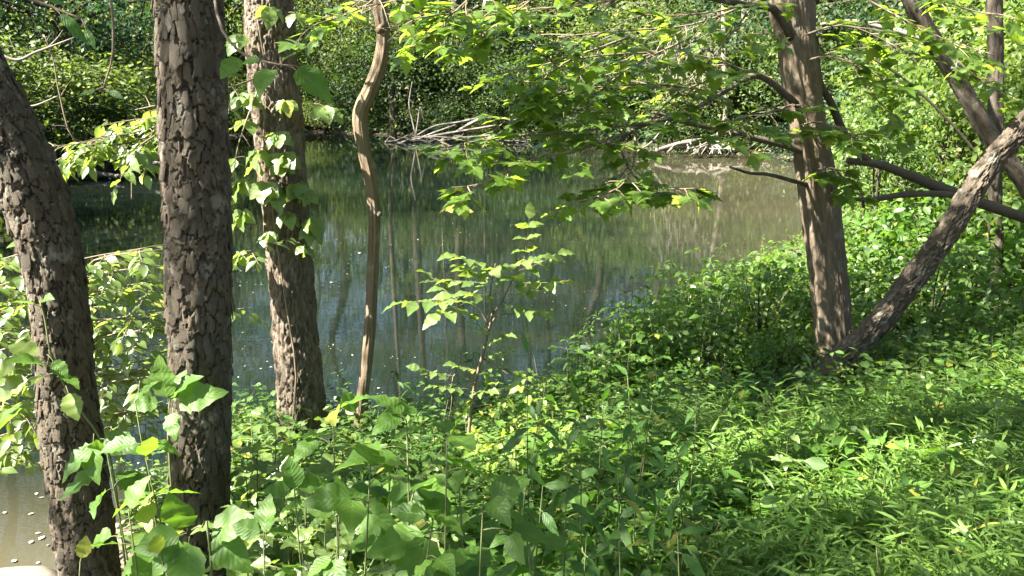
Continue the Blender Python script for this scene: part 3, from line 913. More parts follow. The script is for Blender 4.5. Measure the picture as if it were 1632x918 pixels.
# dark dead branches beside the maple
def single(name, rows, rad_px, mat, label, cat, group=None, forks=(), seg=8):
    P = np.array([at(x, y, Y) for x, y, Y in rows])
    b = MB()
    rr = [w / FPX * r[2] / 2 for w, r in zip(rad_px, rows)]
    tube(b, P, rr, n=5 * len(rows), seg=seg)
    for f, fw in forks:
        Q = np.array([at(x, y, Y) for x, y, Y in f])
        tube(b, Q, [w / FPX * f[0][2] / 2 for w in fw], n=4 * len(f), seg=6)
    base = P[0]
    o = obj(name, b.mesh(name, mat, base), loc=base)
    return tag(o, label, cat, group)


single('fallen_branch', [(1640, 350, 7.0), (1560, 322, 6.9), (1500, 300, 6.8), (1450, 280, 6.7), (1400, 262, 6.6), (1350, 256, 6.5)], [16, 18, 18, 15, 13, 10], M['darkbark'],
       'dark forked dead branch lying level between maple and leaning log', 'branch',
       forks=[([(1385, 258, 6.6), (1350, 222, 6.4), (1325, 165, 6.3), (1306, 128, 6.2), (1300, 60, 6.2)], [13, 13, 11, 10, 8]),
              ([(1535, 315, 6.85), (1500, 309, 6.7), (1440, 310, 6.6), (1390, 318, 6.5), (1350, 317, 6.4)], [11, 10, 10, 8, 5])])

# ------------------------------------------------------------------ far and side woods
def tree_meshes(seed, h, mat, dense=1.0, low=0.10):
    rg = np.random.default_rng(seed)
    tr = MB()
    pts = [np.array([0, 0, -0.3])]
    for q in range(1, 7):
        pts.append(np.array([rg.normal() * 0.12 * q, rg.normal() * 0.12 * q, h * 0.95 * q / 6]))
    r0 = h * 0.0125
    tube(tr, pts, np.linspace(r0, r0 * 0.2, 7), 22, 9)
    cs, rs = [], []
    for q in range(46):
        t = rg.uniform(low, 1.0)
        i = t * 6
        k = min(5, int(i))
        st = pts[k] * (1 - (i - k)) + pts[k + 1] * (i - k)
        az = rg.uniform(0, 6.283)
        ln = h * (0.12 + 0.22 * math.sin(math.pi * min(1, 0.12 + t * 0.85))) * rg.uniform(0.5, 1.0)
        e = st + np.array([math.cos(az) * ln, math.sin(az) * ln, ln * rg.uniform(-0.05, 0.45)])
        if t > 0.16:
            tube(tr, [st, (st + e) / 2 + [0, 0, ln * 0.08], e], [r0 * 0.30 * (1.1 - t), r0 * 0.18 * (1.1 - t), 0.008], 5, 5)
        for w in (0.6, 1.0):
            cs.append(st * (1 - w) + e * w + rg.normal(size=3) * 0.25)
            rs.append(rg.uniform(0.7, 1.5) * h / 14)
    cr = MB()
    crown_clumps(cr, cs, rs, 150 * dense, 0.105, rg, L_DIA, 0.8, 0.45)
    return tr.mesh('trunk', M['darkbark']), cr.mesh('crown', mat)


def shrub_meshes(seed, mat, n=2600, leaf=0.12, tpl=L_DIA, clumps=34, aspect=1.0):
    """A shrub one unit tall and about one wide, leafy to the ground."""
    rg = np.random.default_rng(seed)
    st = MB()
    cs, rs = [], []
    for q in range(clumps):
        az = rg.uniform(0, 6.283)
        z = rg.uniform(0.08, 0.95)
        rr = 0.55 * math.sqrt(max(0.05, 1 - (z - 0.35) ** 2 / 0.5)) * rg.uniform(0.3, 1.0)
        e = np.array([math.cos(az) * rr * aspect, math.sin(az) * rr * aspect, z])
        if q < 14:
            tube(st, [np.array([rg.normal() * .03, rg.normal() * .03, -0.05]), e * [0.4, 0.4, 0.6], e], [0.012, 0.008, 0.003], 6, 5)
        cs.append(e); rs.append(rg.uniform(0.16, 0.32) * aspect ** .6)
    cr = MB()
    crown_clumps(cr, cs, rs, n / clumps, leaf, rg, tpl, 0.9, 0.6)
    return st.mesh('stem', M['darkbark']), cr.mesh('foliage', mat)


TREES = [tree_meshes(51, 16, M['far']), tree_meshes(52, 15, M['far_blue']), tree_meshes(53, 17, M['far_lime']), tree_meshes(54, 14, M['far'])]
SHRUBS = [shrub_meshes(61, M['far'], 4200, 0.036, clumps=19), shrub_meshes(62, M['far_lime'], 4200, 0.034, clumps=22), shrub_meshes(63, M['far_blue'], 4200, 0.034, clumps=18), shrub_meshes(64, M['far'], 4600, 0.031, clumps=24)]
BIGSHRUB = [shrub_meshes(68, M['side'], 3800, 0.029, L_LOW, 24), shrub_meshes(69, M['side2'], 3800, 0.027, L_LOW, 22)]
TALLSHRUB = [shrub_meshes(72, M['side'], 3600, 0.032, L_LOW, 30, 0.45), shrub_meshes(73, M['side2'], 3600, 0.030, L_LOW, 28, 0.5)]
NEARSHRUB = [shrub_meshes(65, M['cover'], 1100, 0.070, L_LOW, 30), shrub_meshes(66, M['broad'], 1100, 0.066, L_LOW, 30), shrub_meshes(67, M['cover'], 1300, 0.06, L_LOW, 34)]


TALL = [tree_meshes(55, 18, M['far'], 1.0, 0.5), tree_meshes(56, 17, M['far_lime'], 1.0, 0.5)]


def put_pair(name, label, cat, group, meshes, names, loc, rot, sc):
    t = thing(name, label, cat, loc, group)
    t.rotation_euler = (0, 0, rot)
    t.scale = sc if hasattr(sc, '__len__') else (sc, sc, sc)
    for n_, m_ in zip(names, meshes):
        obj(n_, m_, t)
    return t


rg = np.random.default_rng(71)
# far shore path in world coordinates, left to right
FS = spline([gnd(-150, 300), gnd(40, 290), gnd(150, 284), gnd(262, 268), gnd(335, 232), gnd(400, 214), gnd(490, 211), gnd(640, 217), gnd(760, 220), gnd(880, 222), gnd(980, 228),
             gnd(1040, 240), gnd(1140, 245), gnd(1235, 249), gnd(1340, 266), gnd(1415, 300)], 120)


def where(x):
    return 'left' if x < -9 else ('mid' if x < 7 else 'right')


SHRUB_LAB = {'left': 'leafy green shrub crowding the bank behind the fallen logs', 'mid': 'leafy green shrub at the far water edge',
             'right': 'sunny green shrub on the far bank near the root tangle'}
TREE_LAB = {'left': 'tall leafy tree in the wood behind the fallen logs', 'mid': 'tall leafy tree in the deep wood across the pond',
            'right': 'tall sunlit leafy tree in the wood beyond the root tangle'}
CEN = np.array([0.0, 16.0])
cnt = 0
for i in range(0, 120, 2):                          # shore shrubs
    p = FS[i][:2]
    out = norm(p - CEN)
    for k in range(2):
        q = p + out * (rg.uniform(0.25, 0.9) if k == 0 else rg.uniform(1.8, 4.0)) + rg.normal(size=2) * 0.5
        h = rg.uniform(0.9, 2.2) if k == 0 else rg.uniform(2.2, 5.0)
        if rg.random() < (.15 if k == 0 else .3): continue
        if q[1] < 28.5 and q[0] > 0 and 816 + (q[0] - .8 * h) / q[1] * FPX < 1235: continue
        w = where(q[0])
        if shore_dist(q[0:1], q[1:2])[0] < 0.05: continue
        put_pair('shrub', SHRUB_LAB[w], 'shrub', w + ' far bank shrubs', SHRUBS[rg.integers(4) if w != 'left' else (1, 1, 3, 0)[rg.integers(4)]], ('stem', 'foliage'), (q[0], q[1], h1(*q) - 0.1), rg.uniform(0, 6.28),
                 (h * rg.uniform(1.0, 1.5), h * rg.uniform(1.0, 1.5), h))
for row, (o0, o1, step) in enumerate([(3.5, 6.5, 13), (9, 13, 12), (16, 21, 9), (25, 33, 6), (36, 46, 5)]):
    for i in range(10 if row < 3 else 0, 120, step):
        p = FS[min(119, i + int(rg.integers(0, 3)))][:2]
        out = norm(p - CEN)
        q = p + out * rg.uniform(o0, o1) + rg.normal(size=2) * 0.8
        if shore_dist(q[0:1], q[1:2])[0] < 1.5: continue
        w = where(q[0])
        if w == 'left' and row < 3 and rg.random() < .5: continue
        s = rg.uniform(1.25, 1.7)
        put_pair('woodland_tree', TREE_LAB[w], 'tree', w + ' far wood trees', TREES[rg.integers(4)], ('trunk', 'crown'), (q[0], q[1], h1(*q) - 0.1), rg.uniform(0, 6.28), s)
for i in range(0, 120, 5):                          # understory behind the first row
    p = FS[i][:2]
    out = norm(p - CEN)
    q = p + out * rg.uniform(6, 16) + rg.normal(size=2)
    if shore_dist(q[0:1], q[1:2])[0] < 1.5: continue
    w = where(q[0])
    h = rg.uniform(4.5, 8.0)
    put_pair('shrub', SHRUB_LAB[w], 'shrub', w + ' far bank shrubs', SHRUBS[rg.integers(4)], ('stem', 'foliage'), (q[0], q[1], h1(*q) - 0.1), rg.uniform(0, 6.28),
             (h * rg.uniform(0.9, 1.2), h * rg.uniform(0.9, 1.2), h))

for i in range(0, 120, 4):                          # tall growth deep in the wood
    p = FS[i][:2]
    out = norm(p - CEN)
    q = p + out * rg.uniform(17, 34) + rg.normal(size=2)
    if shore_dist(q[0:1], q[1:2])[0] < 1.5: continue
    h = rg.uniform(6.0, 9.5)
    put_pair('thicket', 'dense leafy thicket deep in the wood across the pond', 'thicket', 'deep wood thickets', SHRUBS[rg.integers(4)], ('stem', 'foliage'), (q[0], q[1], h1(*q) - 0.1), rg.uniform(0, 6.28), (h * 1.1, h * 1.1, h))

# right bank beyond the maple
for k in range(60):
    px = rg.uniform(1400, 1900)
    Y = rg.uniform(8.5, 22)
    x = at(px, 300, Y)[0]
    if shore_dist(np.array([x]), np.array([Y]))[0] < 0.5: continue
    h = rg.uniform(1.0, 2.2) if Y < 12 else rg.uniform(2.0, 4.2)
    if px - 0.8 * h * 1.2 / Y * FPX < 1300: continue            # keep the right arm of the pond open
    put_pair('shrub', 'green shrub on the bank behind the slanting trunks', 'shrub', 'shrubs behind the slanting trunks',
             BIGSHRUB[rg.integers(2)] if Y < 14 else SHRUBS[rg.integers(4)], ('stem', 'foliage'), (x, Y, h1(x, Y) - 0.05), rg.uniform(0, 6.28), (h * 1.2, h * 1.2, h))
for k in range(14):
    px = rg.uniform(1480, 2300)
    Y = rg.uniform(12, 30)
    x = at(px, 300, Y)[0]
    if shore_dist(np.array([x]), np.array([Y]))[0] < 1.5: continue
    put_pair('woodland_tree', 'tall tree in the bright wood behind the slanting trunks', 'tree', 'trees behind the slanting trunks', TREES[rg.integers(4)], ('trunk', 'crown'),
             (x, Y, h1(x, Y) - 0.1), rg.uniform(0, 6.28), rg.uniform(0.8, 1.1))

for (px, Y, h, w) in [(1400, 9.5, 1.9, .42), (1440, 11, 2.4, .55), (1490, 10, 2.2, .6), (1550, 9.5, 2.3, .7), (1620, 10, 2.6, .8), (1420, 14, 2.8, .7), (1500, 15, 3.4, 1.2), (1580, 13, 3.2, 1.1), (1660, 12, 3.0, 1.0), (1390, 18, 3.0, .9), (1460, 20, 4.2, 1.6), (1560, 19, 4.4, 1.8), (1650, 17, 4.2, 1.6), (1720, 9.5, 2.6, 1.0), (1375, 12, 2.0, .4), (1520, 12, 2.8, .8)]:
    x = at(px, 300, Y)[0]
    put_pair('shrub', 'green shrub on the bank behind the slanting trunks', 'shrub', 'shrubs behind the slanting trunks', TALLSHRUB[int(px / 10 + Y) % 2], ('stem', 'foliage'), (x, Y, max(0, h1(x, Y)) - 0.05), px * .1, (h, h, h * 1.05))

# trunks that can be told apart on the far bank
def far_trunk(px, ptop, pbot, Y, w, mat, label, lean=0):
    rows = [(px, pbot, Y, w), (px + lean * .5 + 2, (ptop + pbot) / 2, Y, w * .9), (px + lean, ptop, Y, w * .85), (px + lean * 1.3, ptop - 350, Y, w * .5)]
    P, rad = pxpath(rows)
    P[0][2] = min(P[0][2], h1(P[0][0], P[0][1]) - 0.1)
    b = MB(); tube(b, P, rad, 20, 10)
    t = thing('far_tree', label, 'tree', P[0])
    obj('trunk', b.mesh('trunk', mat, P[0]), t)
    cr = MB(); g = np.random.default_rng(int(px))
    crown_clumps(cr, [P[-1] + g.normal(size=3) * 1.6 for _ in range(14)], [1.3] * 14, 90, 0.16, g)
    obj('crown', cr.mesh('crown', M['far'], P[0]), t)


far_trunk(655, 0, 195, 44, 16, M['darkbark'], 'thick dark trunk in the shade across the pond')
far_trunk(627, 70, 195, 43, 11, M['brownbark'], 'brown leaning trunk lit along one edge across the pond', -14)
far_trunk(697, 90, 150, 45, 4, M['dead'], 'very thin pale sunlit stem across the pond', 2)
far_trunk(1156, 60, 215, 32, 11, M['dead'], 'pale whitish trunk behind the root tangle', -2)
far_trunk(1185, 70, 200, 34, 8, M['dead'], 'slim grey trunk beside the pale whitish one')
far_trunk(790, 100, 160, 46, 6, M['brownbark'], 'short brown slanting trunk deep in the blue-green shade', -18)

# ------------------------------------------------------------------ driftwood
def drift(rows, w, label='pale dead branch in the driftwood tangle across the pond', group='far driftwood branches', mat='dead'):
    return single('driftwood_branch', rows, w, M[mat], label, 'branch', group, seg=6)


g = np.random.default_rng(81)
single('bare_sapling', [(664, 222, 38.6), (658, 195, 38.6), (652, 165, 38.8), (657, 130, 39)], [3.2, 2.8, 2.2, 1], M['dead'], 'white bare crooked stem beside the driftwood tangle, the taller', 'dead stem')
single('bare_sapling', [(662, 222, 38.6), (666, 195, 38.5), (670, 170, 38.5), (676, 195, 38.4)], [3.2, 2.6, 2, 0.8], M['dead'], 'white bare stem hooked over at its tip beside the driftwood', 'dead stem')
drift([(655, 222, 38.6), (690, 202, 38.4), (730, 195, 38.2), (768, 187, 38)], [2, 3, 3.5, 4], mat='deadgrey')
drift([(725, 212, 38.2), (745, 200, 38), (768, 188, 37.8)], [5, 5.5, 5])
drift([(660, 224, 38.5), (690, 212, 38.2), (726, 199, 38)], [2, 3, 2])
drift([(640, 226, 38.4), (700, 215, 38), (790, 200, 37.6)], [2, 4, 3])
drift([(670, 230, 38), (720, 222, 37.8), (800, 214, 37.5)], [3, 4, 4], mat='deadgrey')
for k in range(26):
    x0 = g.uniform(600, 830); x1 = x0 + g.uniform(25, 80)
    y0 = 228 - g.uniform(0, 4)
    drift([(x0, y0, 38), (x0 * .7 + x1 * .3, y0 - g.uniform(-1, 9), 37.9), (x0 * .4 + x1 * .6, y0 - g.uniform(0, 11), 37.8), (x1, y0 - g.uniform(-2, 16), 37.6)], [1.2, 2.0, 1.6, .7], mat=['dead', 'deadgrey'][k % 2])
LAB2 = 'pale bleached root in the sunlit tangle on the far bank'
single('fallen_log', [(1046, 240, 30.5), (1090, 228, 31), (1130, 222, 31.5), (1160, 205, 32)], [7, 9, 9, 11], M['dead'], 'bleached log sloping into the sunlit water on the far bank', 'log')
single('fallen_log', [(1016, 241, 31), (1040, 225, 31.3), (1066, 190, 31.5)], [3, 3, 2], M['dead'], 'thin pale leaning stick beside the bleached log', 'log')
for k in range(20):
    x0 = g.uniform(1095, 1150); y0 = g.uniform(222, 236)
    x1 = x0 + g.uniform(-40, 55); y1 = g.uniform(236, 247)
    drift([(x0, y0, 30.8), ((x0 + x1) / 2 + g.uniform(-8, 8), (y0 + y1) / 2 + g.uniform(-5, 3), 30.3), (x1, y1, 29.9)], [3, 2.6, 1.4], LAB2, 'sunlit roots on far bank')
for k in range(10):
    x0 = g.uniform(1150, 1230)
    drift([(x0, 246, 30), (x0 + g.uniform(-8, 8), 240, 30.2), (x0 + g.uniform(-25, 25), g.uniform(226, 238), 30.4)], [1.6, 1.4, 1], LAB2, 'sunlit roots on far bank', 'deadgrey')
vt = MB()
vbase = at(1130, 225, 33)
for k in range(150):
    x0, y0 = g.uniform(1060, 1205), g.uniform(40, 150)
    Yk = g.uniform(32.2, 33.6)
    pts = [(x0, y0)]
    for q in range(4):
        pts.append((pts[-1][0] + g.normal() * 9, pts[-1][1] + g.uniform(4, 26)))
    tube(vt, [at(a_, b_, Yk + g.normal() * .2) for a_, b_ in pts], [.018, .02, .018, .015, .008], 9, 4, g.random(), cap=False)
tag(obj('vine_tangle', vt.mesh('vine_tangle', M['dead'], vbase), loc=vbase), 'pale tangle of dead hanging vines above the sunlit roots', 'vines')
LOG = 'grey log half sunk at the left cove'
single('fallen_log', [(60, 226, 26), (130, 240, 25.3), (200, 253, 24.6), (262, 262, 23.8)], [7, 8, 8, 6], M['deadgrey'], 'upper grey fallen log seen between the two scaly trunks', 'log')
single('fallen_log', [(50, 256, 25), (120, 268, 24.2), (160, 277, 23.6), (196, 281, 23.0)], [9, 10, 8, 5], M['deadgrey'], 'lower grey fallen log dipping into the water of the cove', 'log')
single('dead_stick', [(150, 262, 12), (160, 258, 12), (183, 250, 12)], [2, 2, 1], M['dead'], 'short pale twig sticking out above the lower log', 'twig', forks=[([(139, 261, 12), (150, 262, 12)], [1, 2])])
single('dead_stick', [(209, 248, 6), (210, 290, 6), (210, 318, 6)], [2, 2.4, 2.2], M['twig'], 'thin brown stalk hanging straight down over the cove', 'twig')
single('dead_stick', [(-40, 60, 4.2), (20, 95, 4.2), (60, 82, 4.2), (118, 60, 4.2)], [5, 5, 4, 2], M['dead'], 'bare white sunlit twig forking beside the leaning trunk', 'twig',
       forks=[([(75, 78, 4.2), (92, 60, 4.2), (100, 48, 4.2)], [3, 2, 1]), ([(15, 60, 4.2), (24, 78, 4.2), (38, 87, 4.2)], [2, 2, 1.5])])
single('dead_stick', [(40, 170, 4.4), (60, 167, 4.4), (92, 153, 4.4)], [3, 3, 1.5], M['dead'], 'bare pale twig below the forked white one', 'twig')
# pale dead log high on the right
single('dead_log', [(1310, 38, 13), (1360, 34, 13), (1420, 46, 12.8), (1490, 66, 12.5), (1560, 84, 12), (1640, 110, 12)], [4, 6, 8, 9, 10, 12], M['dead'], 'sunbleached dead log hung across the bright wood behind the slanting trunk', 'log',
       forks=[([(1420, 46, 12.8), (1400, 36, 12.6), (1380, 38, 12.5)], [5, 4, 2])])
single('dead_stick', [(1425, 130, 11), (1470, 145, 11), (1505, 155, 11), (1540, 180, 11)], [4, 5, 5, 4], M['dead'], 'thin pale dead limb across the bright foliage below the bleached log', 'twig')
single('dead_stick', [(1388, 92, 9), (1440, 125, 9), (1510, 190, 9), (1570, 260, 9)], [3, 4, 4, 4], M['darkbark'], 'thin dark bare stem slanting down behind the slanting trunk', 'twig')

# trees on the left bank outside the picture, whose shade lies across the pond
for x, y, sc in [(-21, 10.2, 1.35), (-19, 11.6, 1.25), (-24, 12.5, 1.4)]:
    put_pair('woodland_tree', 'tall leafy tree on the bank beyond the leaning scaly trunk', 'tree', 'left bank trees', TREES[int(abs(x * 3)) % 4], ('trunk', 'crown'), (x, y, h1(x, y) - 0.1), x, sc)

for k, (x, y) in enumerate([(2.5, -2.5), (6.5, -1.5), (10, 1.5), (4, -7.5), (-1.5, -8), (10.5, -5), (13.5, 5), (15, -1), (0, -14), (7, -13), (-6, -13), (14, 10)]):  # unseen trees added overhead to darken the sky light on the bank
    put_pair('tall_tree', 'tall tree of the wood around and behind the viewer', 'tree', 'trees around the viewer', TALL[k % 2], ('trunk', 'crown'), (x, y, h1(x, y) - 0.1), k * 1.3, 1.0 + .1 * (k % 3))

# ------------------------------------------------------------------ near plants, leaf by leaf
def lmesh(mat, **k):
    return MB().add(*leaf_grid(11, 3, 1, **k)).mesh('leaf', M[mat])


def lset(mat, wide, serr=0.0, shape=(0.8, 1.0)):
    return [lmesh(mat, wide=wide, fold=f, curl=c, serr=serr, shape=shape, wave=w) for f, c, w in ((0.15, 0.12, 0.15), (0.32, 0.28, 0.1), (0.22, 0.42, 0.2))]


LV = {
    'broad': lset('broad', 0.34, 0.05, (0.72, 0.9)),
    'bramble': lset('pale', 0.33, 0.09, (0.75, 0.9)),
    'nettle': lset('broad', 0.33, 0.10, (0.68, 0.9)),
    'lime': lset('lime', 0.33, 0.08, (0.75, 0.9)),
    'weed': lset('weed', 0.17, 0.03, (0.75, 1.0)),
    'bush': lset('pale', 0.27, 0.0, (0.85, 1.0)),
    'elder': lset('pale', 0.31, 0.05, (0.8, 1.0)),
    'creeper': lset('pale', 0.35, 0.06, (0.9, 0.9)),
    'green': lset('cover_near', 0.30, 0.04, (0.75, 0.95)) if 'cover_near' in M else lset('broad', 0.30, 0.04, (0.75, 0.95)),
    'spear': lset('cover', 0.15, 0.0, (0.7, 1.0)),
}
rg = np.random.default_rng(101)


def leafobj(parent, base, kind, p, d, n, s):
    obj('leaf', LV[kind][int(rg.integers(3))], parent, mw=mat_from(np.asarray(p) - base, d, n, s))


def leaf_n(d, up=1.0, jit=0.3):
    return norm(np.array([0, 0, up]) - 0.3 * np.asarray(d) + rg.normal(size=3) * jit)


ORD = ['leftmost', 'second', 'third', 'fourth', 'fifth', 'sixth', 'seventh', 'eighth', 'ninth', 'tenth', 'eleventh', 'twelfth', 'thirteenth', 'fourteenth', 'fifteenth', 'sixteenth', 'seventeenth', 'eighteenth', 'nineteenth', 'twentieth',
       'twenty-first', 'twenty-second', 'twenty-third', 'twenty-fourth']


def rank_labels(things, what):
    """Things alike in everything but place: counted from the left as the camera sees them."""
    ts = sorted(things, key=lambda t: t.location.x / t.location.y)
    for k, t in enumerate(ts):
        w = 'rightmost' if k == len(ts) - 1 else ORD[k]
        t['label'] = what % (w if w in ('leftmost', 'rightmost') else w + ' from the left')


def put_leaf(parent, base, st, kind, p, out, size, form, droop, pet, face=0.0):
    """One leaf: simple, trifoliate ('tri'), five-fingered ('palm') or pinnate ('pin')."""
    out = norm(out)
    tip = p + out * pet + np.array([0, 0, -0.15 * pet])
    tube(st, [p, (p + tip) / 2 + [0, 0, 0.1 * pet], tip], [0.0022, 0.0018, 0.0014], 4, 4, cap=False)
    side = norm(np.cross(out, [0, 0, 1]) + 1e-6)
    dz = np.array([0, 0, -droop])
    if form == 'one':
        leafobj(parent, base, kind, tip, norm(out + dz), leaf_n(out) + np.array([-.2, -1, .2]) * face, size)
    elif form == 'tri':
        for a_, sc in ((0, 1.0), (1, 0.82), (-1, 0.82)):
            leafobj(parent, base, kind, tip + side * a_ * 0.01, norm(out * (1 if a_ == 0 else 0.35) + side * a_ + dz * rg.uniform(.6, 1.4)), leaf_n(out), size * sc * rg.uniform(.9, 1.1))
    elif form == 'palm':
        for a_ in (-1.9, -0.95, 0, 0.95, 1.9):
            d = out * math.cos(a_) + side * math.sin(a_) + dz
            leafobj(parent, base, kind, tip, norm(d), leaf_n(out, .5, .25) + out * .9 + np.array([-.3, -.2, 0]) if kind == 'creeper' else leaf_n(out), size * (1 - 0.14 * abs(a_)))
    else:
        q = int(form[3:] or 2)
        for k in range(q):
            pp = tip + out * size * 0.75 * k + dz * 0.2 * k * size
            for sg in (-1, 1):
                leafobj(parent, base, kind, pp, norm(out * 0.45 + side * sg + dz), leaf_n(out), size * rg.uniform(.85, 1.05))
        e = tip + out * size * 0.75 * (q - 0.3)
        tube(st, [tip, e], [0.0016, 0.001], 3, 4, cap=False)
        leafobj(parent, base, kind, e, norm(out + dz), leaf_n(out), size * 1.1)


def plant(name, label, cat, group, top, kind, n, size, form='one', droop=0.35, pet=0.04, foot=None, t0=0.25, opposite=False, thick=0.005, mat='stem', el=(0.0, 0.7)):
    top = np.asarray(top, float)
    fx = top[:2] + (rg.normal(size=2) * 0.06 if foot is None else np.asarray(foot))
    base = np.array([fx[0], fx[1], h1(*fx)])
    t = thing(name, label, cat, base, group)
    st = MB()
    mid = base * 0.5 + top * 0.5 + rg.normal(size=3) * 0.03
    tube(st, [base - [0, 0, 0.04], mid, top], [thick, thick * 0.8, thick * 0.4], 9, 6)
    az = rg.uniform(0, 6.28)
    k = 0
    while k < n:
        u_ = t0 + (1 - t0) * (k + 0.5) / n
        p = base * (1 - u_) ** 2 + 2 * mid * u_ * (1 - u_) + top * u_ * u_
        for m_ in ((0, math.pi) if opposite else (0,)):
            out = np.array([math.cos(az + m_), math.sin(az + m_), rg.uniform(*el)])
            put_leaf(t, base, st, kind, p, out, size * rg.uniform(.75, 1.15) * (1.0 if u_ < 0.85 else 0.75), form, droop, pet * rg.uniform(.6, 1.3))
            k += 1
        az += 1.57 if opposite else 2.4
    out = np.array([rg.normal() * .5, rg.normal() * .5, 0.8])
    put_leaf(t, base, st, kind, top, out, size * 0.7, form, droop * .5, pet * 0.3)
    obj('stem', st.mesh('stem', M[mat], base), t)
    return t


# large-leaved seedlings right in front
for (x, y, Y, n, s) in [(530, 655, 1.95, 3, .135), (648, 672, 1.85, 4, .14), (712, 705, 1.75, 4, .14), (590, 745, 1.75, 3, .14), (770, 800, 1.7, 4, .13), (690, 830, 1.6, 3, .13), (470, 790, 2.0, 4, .13), (420, 860, 1.9, 3, .13), (540, 830, 1.8, 4, .13), (840, 860, 1.7, 4, .12), (620, 710, 2.1, 4, .13), (730, 750, 2.0, 4, .12)]:
    plant('seedling', 'seedling with very large soft shaded leaves right in front of the water', 'plant', 'large-leaved seedlings in front', at(x, y, Y), 'broad', n + 2, s, 'tri', 0.35, 0.07, t0=0.35, thick=.004)
# dark drooping weeds
for (x, y, Y) in [(840, 565, 2.9), (872, 600, 3.0), (925, 645, 2.6), (962, 640, 2.8), (1005, 690, 2.6), (1040, 640, 2.9), (1078, 715, 2.8), (905, 720, 2.3), (985, 760, 2.2), (1050, 800, 2.2),
                  (865, 775, 2.1), (935, 850, 2.0), (1110, 640, 3.4), (1000, 600, 3.6), (820, 700, 2.5), (1080, 850, 2.0)]:
    plant('tall_weed', 'tall dark weed with drooping narrow leaves in front of the pond', 'plant', 'drooping dark weeds', at(x, y, Y), 'weed', 20, .12, 'one', 0.75, 0.015, opposite=True, t0=0.15, thick=.0035)
# brambles
for (x, y, Y) in [(400, 668, 3.5), (440, 695, 3.3), (500, 690, 3.4), (545, 725, 3.1), (392, 755, 2.9), (455, 765, 2.8), (520, 800, 2.6), (425, 835, 2.5), (480, 865, 2.4), (560, 870, 2.3), (610, 850, 2.4),
                  (392, 880, 2.3), (580, 790, 2.7), (650, 780, 2.9), (470, 730, 3.0), (530, 880, 2.2), (620, 900, 2.1), (410, 720, 3.1), (380, 820, 2.5), (500, 760, 2.8), (440, 900, 2.2), (350, 700, 3.3)]:
    plant('bramble', 'pale green bramble in the sunlit tangle below the furrowed trunk', 'plant', 'sunlit brambles', at(x, y, Y), 'bramble', 9, .105, 'tri', 0.25, 0.05, t0=0.3)
# nettle-like plants between the scaly trunks
for (x, y, Y, kd, s) in [(215, 640, 2.55, 'nettle', .10), (232, 730, 2.45, 'nettle', .115), (205, 815, 2.3, 'nettle', .12), (258, 885, 2.2, 'lime', .09), (128, 896, 2.2, 'lime', .075), (170, 720, 2.6, 'nettle', .10), (240, 790, 2.5, 'bramble', .10)]:
    plant('nettle', 'broad toothed-leaf plant growing between the two scaly trunks', 'plant', 'toothed plants between the scaly trunks', at(x, y, Y), kd, 10, s * 1.25, 'one', 0.35, 0.04, opposite=True, t0=0.3)
# sunny patch, its sunlight put into the yellow-green leaf colour
for (x, y, Y) in [(790, 612, 5.1), (830, 600, 5.2), (862, 618, 5.0), (782, 660, 4.7), (822, 668, 4.6), (855, 690, 4.3), (740, 650, 4.9), (880, 655, 4.6), (800, 700, 4.2), (760, 700, 4.3), (900, 690, 4.2)]:
    plant('sunlit_weed', 'yellow-green weed glowing in the sunny gap before the water', 'plant', 'yellow-green weeds', at(x, y, Y), 'lime', 9, .085, 'tri', 0.3, 0.05, t0=0.3)
# plants in the right foreground
for (x, y, Y, kd, s, f) in [(1190, 690, 3.7, 'green', .09, 'tri'), (1255, 695, 3.6, 'bramble', .09, 'tri'), (1330, 690, 3.6, 'green', .10, 'tri'), (1405, 715, 3.4, 'green', .10, 'tri'), (1480, 640, 4.2, 'green', .09, 'tri'),
                            (1590, 655, 3.6, 'bramble', .08, 'tri'), (1505, 690, 3.4, 'green', .10, 'tri'), (1420, 650, 4.0, 'green', .09, 'tri'), (1150, 690, 4.0, 'bramble', .08, 'tri'), (1230, 640, 4.4, 'bramble', .07, 'tri'),
                            (1560, 600, 4.6, 'green', .09, 'tri'), (1620, 720, 3.2, 'green', .09, 'tri')]:
    plant('groundnut', 'three-leaved plant standing up out of the stilt grass', 'plant', 'three-leaved plants in the grass', at(x, y, Y), kd, 5, s, f, 0.3, 0.06, t0=0.45)
for (x, y, Y, l) in [(1292, 585, 4.9, 'upright spear-leaved plant in front of the foot of the brown maple'), (1160, 640, 4.4, 'spear-leaved plant near the dark bushes, left of the maple foot')]:
    plant('spear_plant', l, 'plant', None, at(x, y, Y), 'spear', 18, .14, 'one', 0.2, 0.01, t0=0.3, opposite=True)
# saplings behind the leaning log
for (x, y, Y) in [(1430, 540, 6.0), (1490, 480, 6.2), (1545, 440, 6.3), (1600, 480, 6.0), (1640, 420, 6.2), (1460, 600, 5.4), (1540, 540, 5.6), (1610, 570, 5.2), (1400, 600, 5.6), (1510, 600, 5.0), (1570, 520, 5.8), (1480, 560, 5.8)]:
    plant('young_shrub', 'leafy young shrub on the bank beside the leaning log', 'shrub', 'young shrubs by leaning log', at(x, y, Y), 'green', 12, .085, 'tri', 0.3, 0.07, t0=0.25, thick=.008)

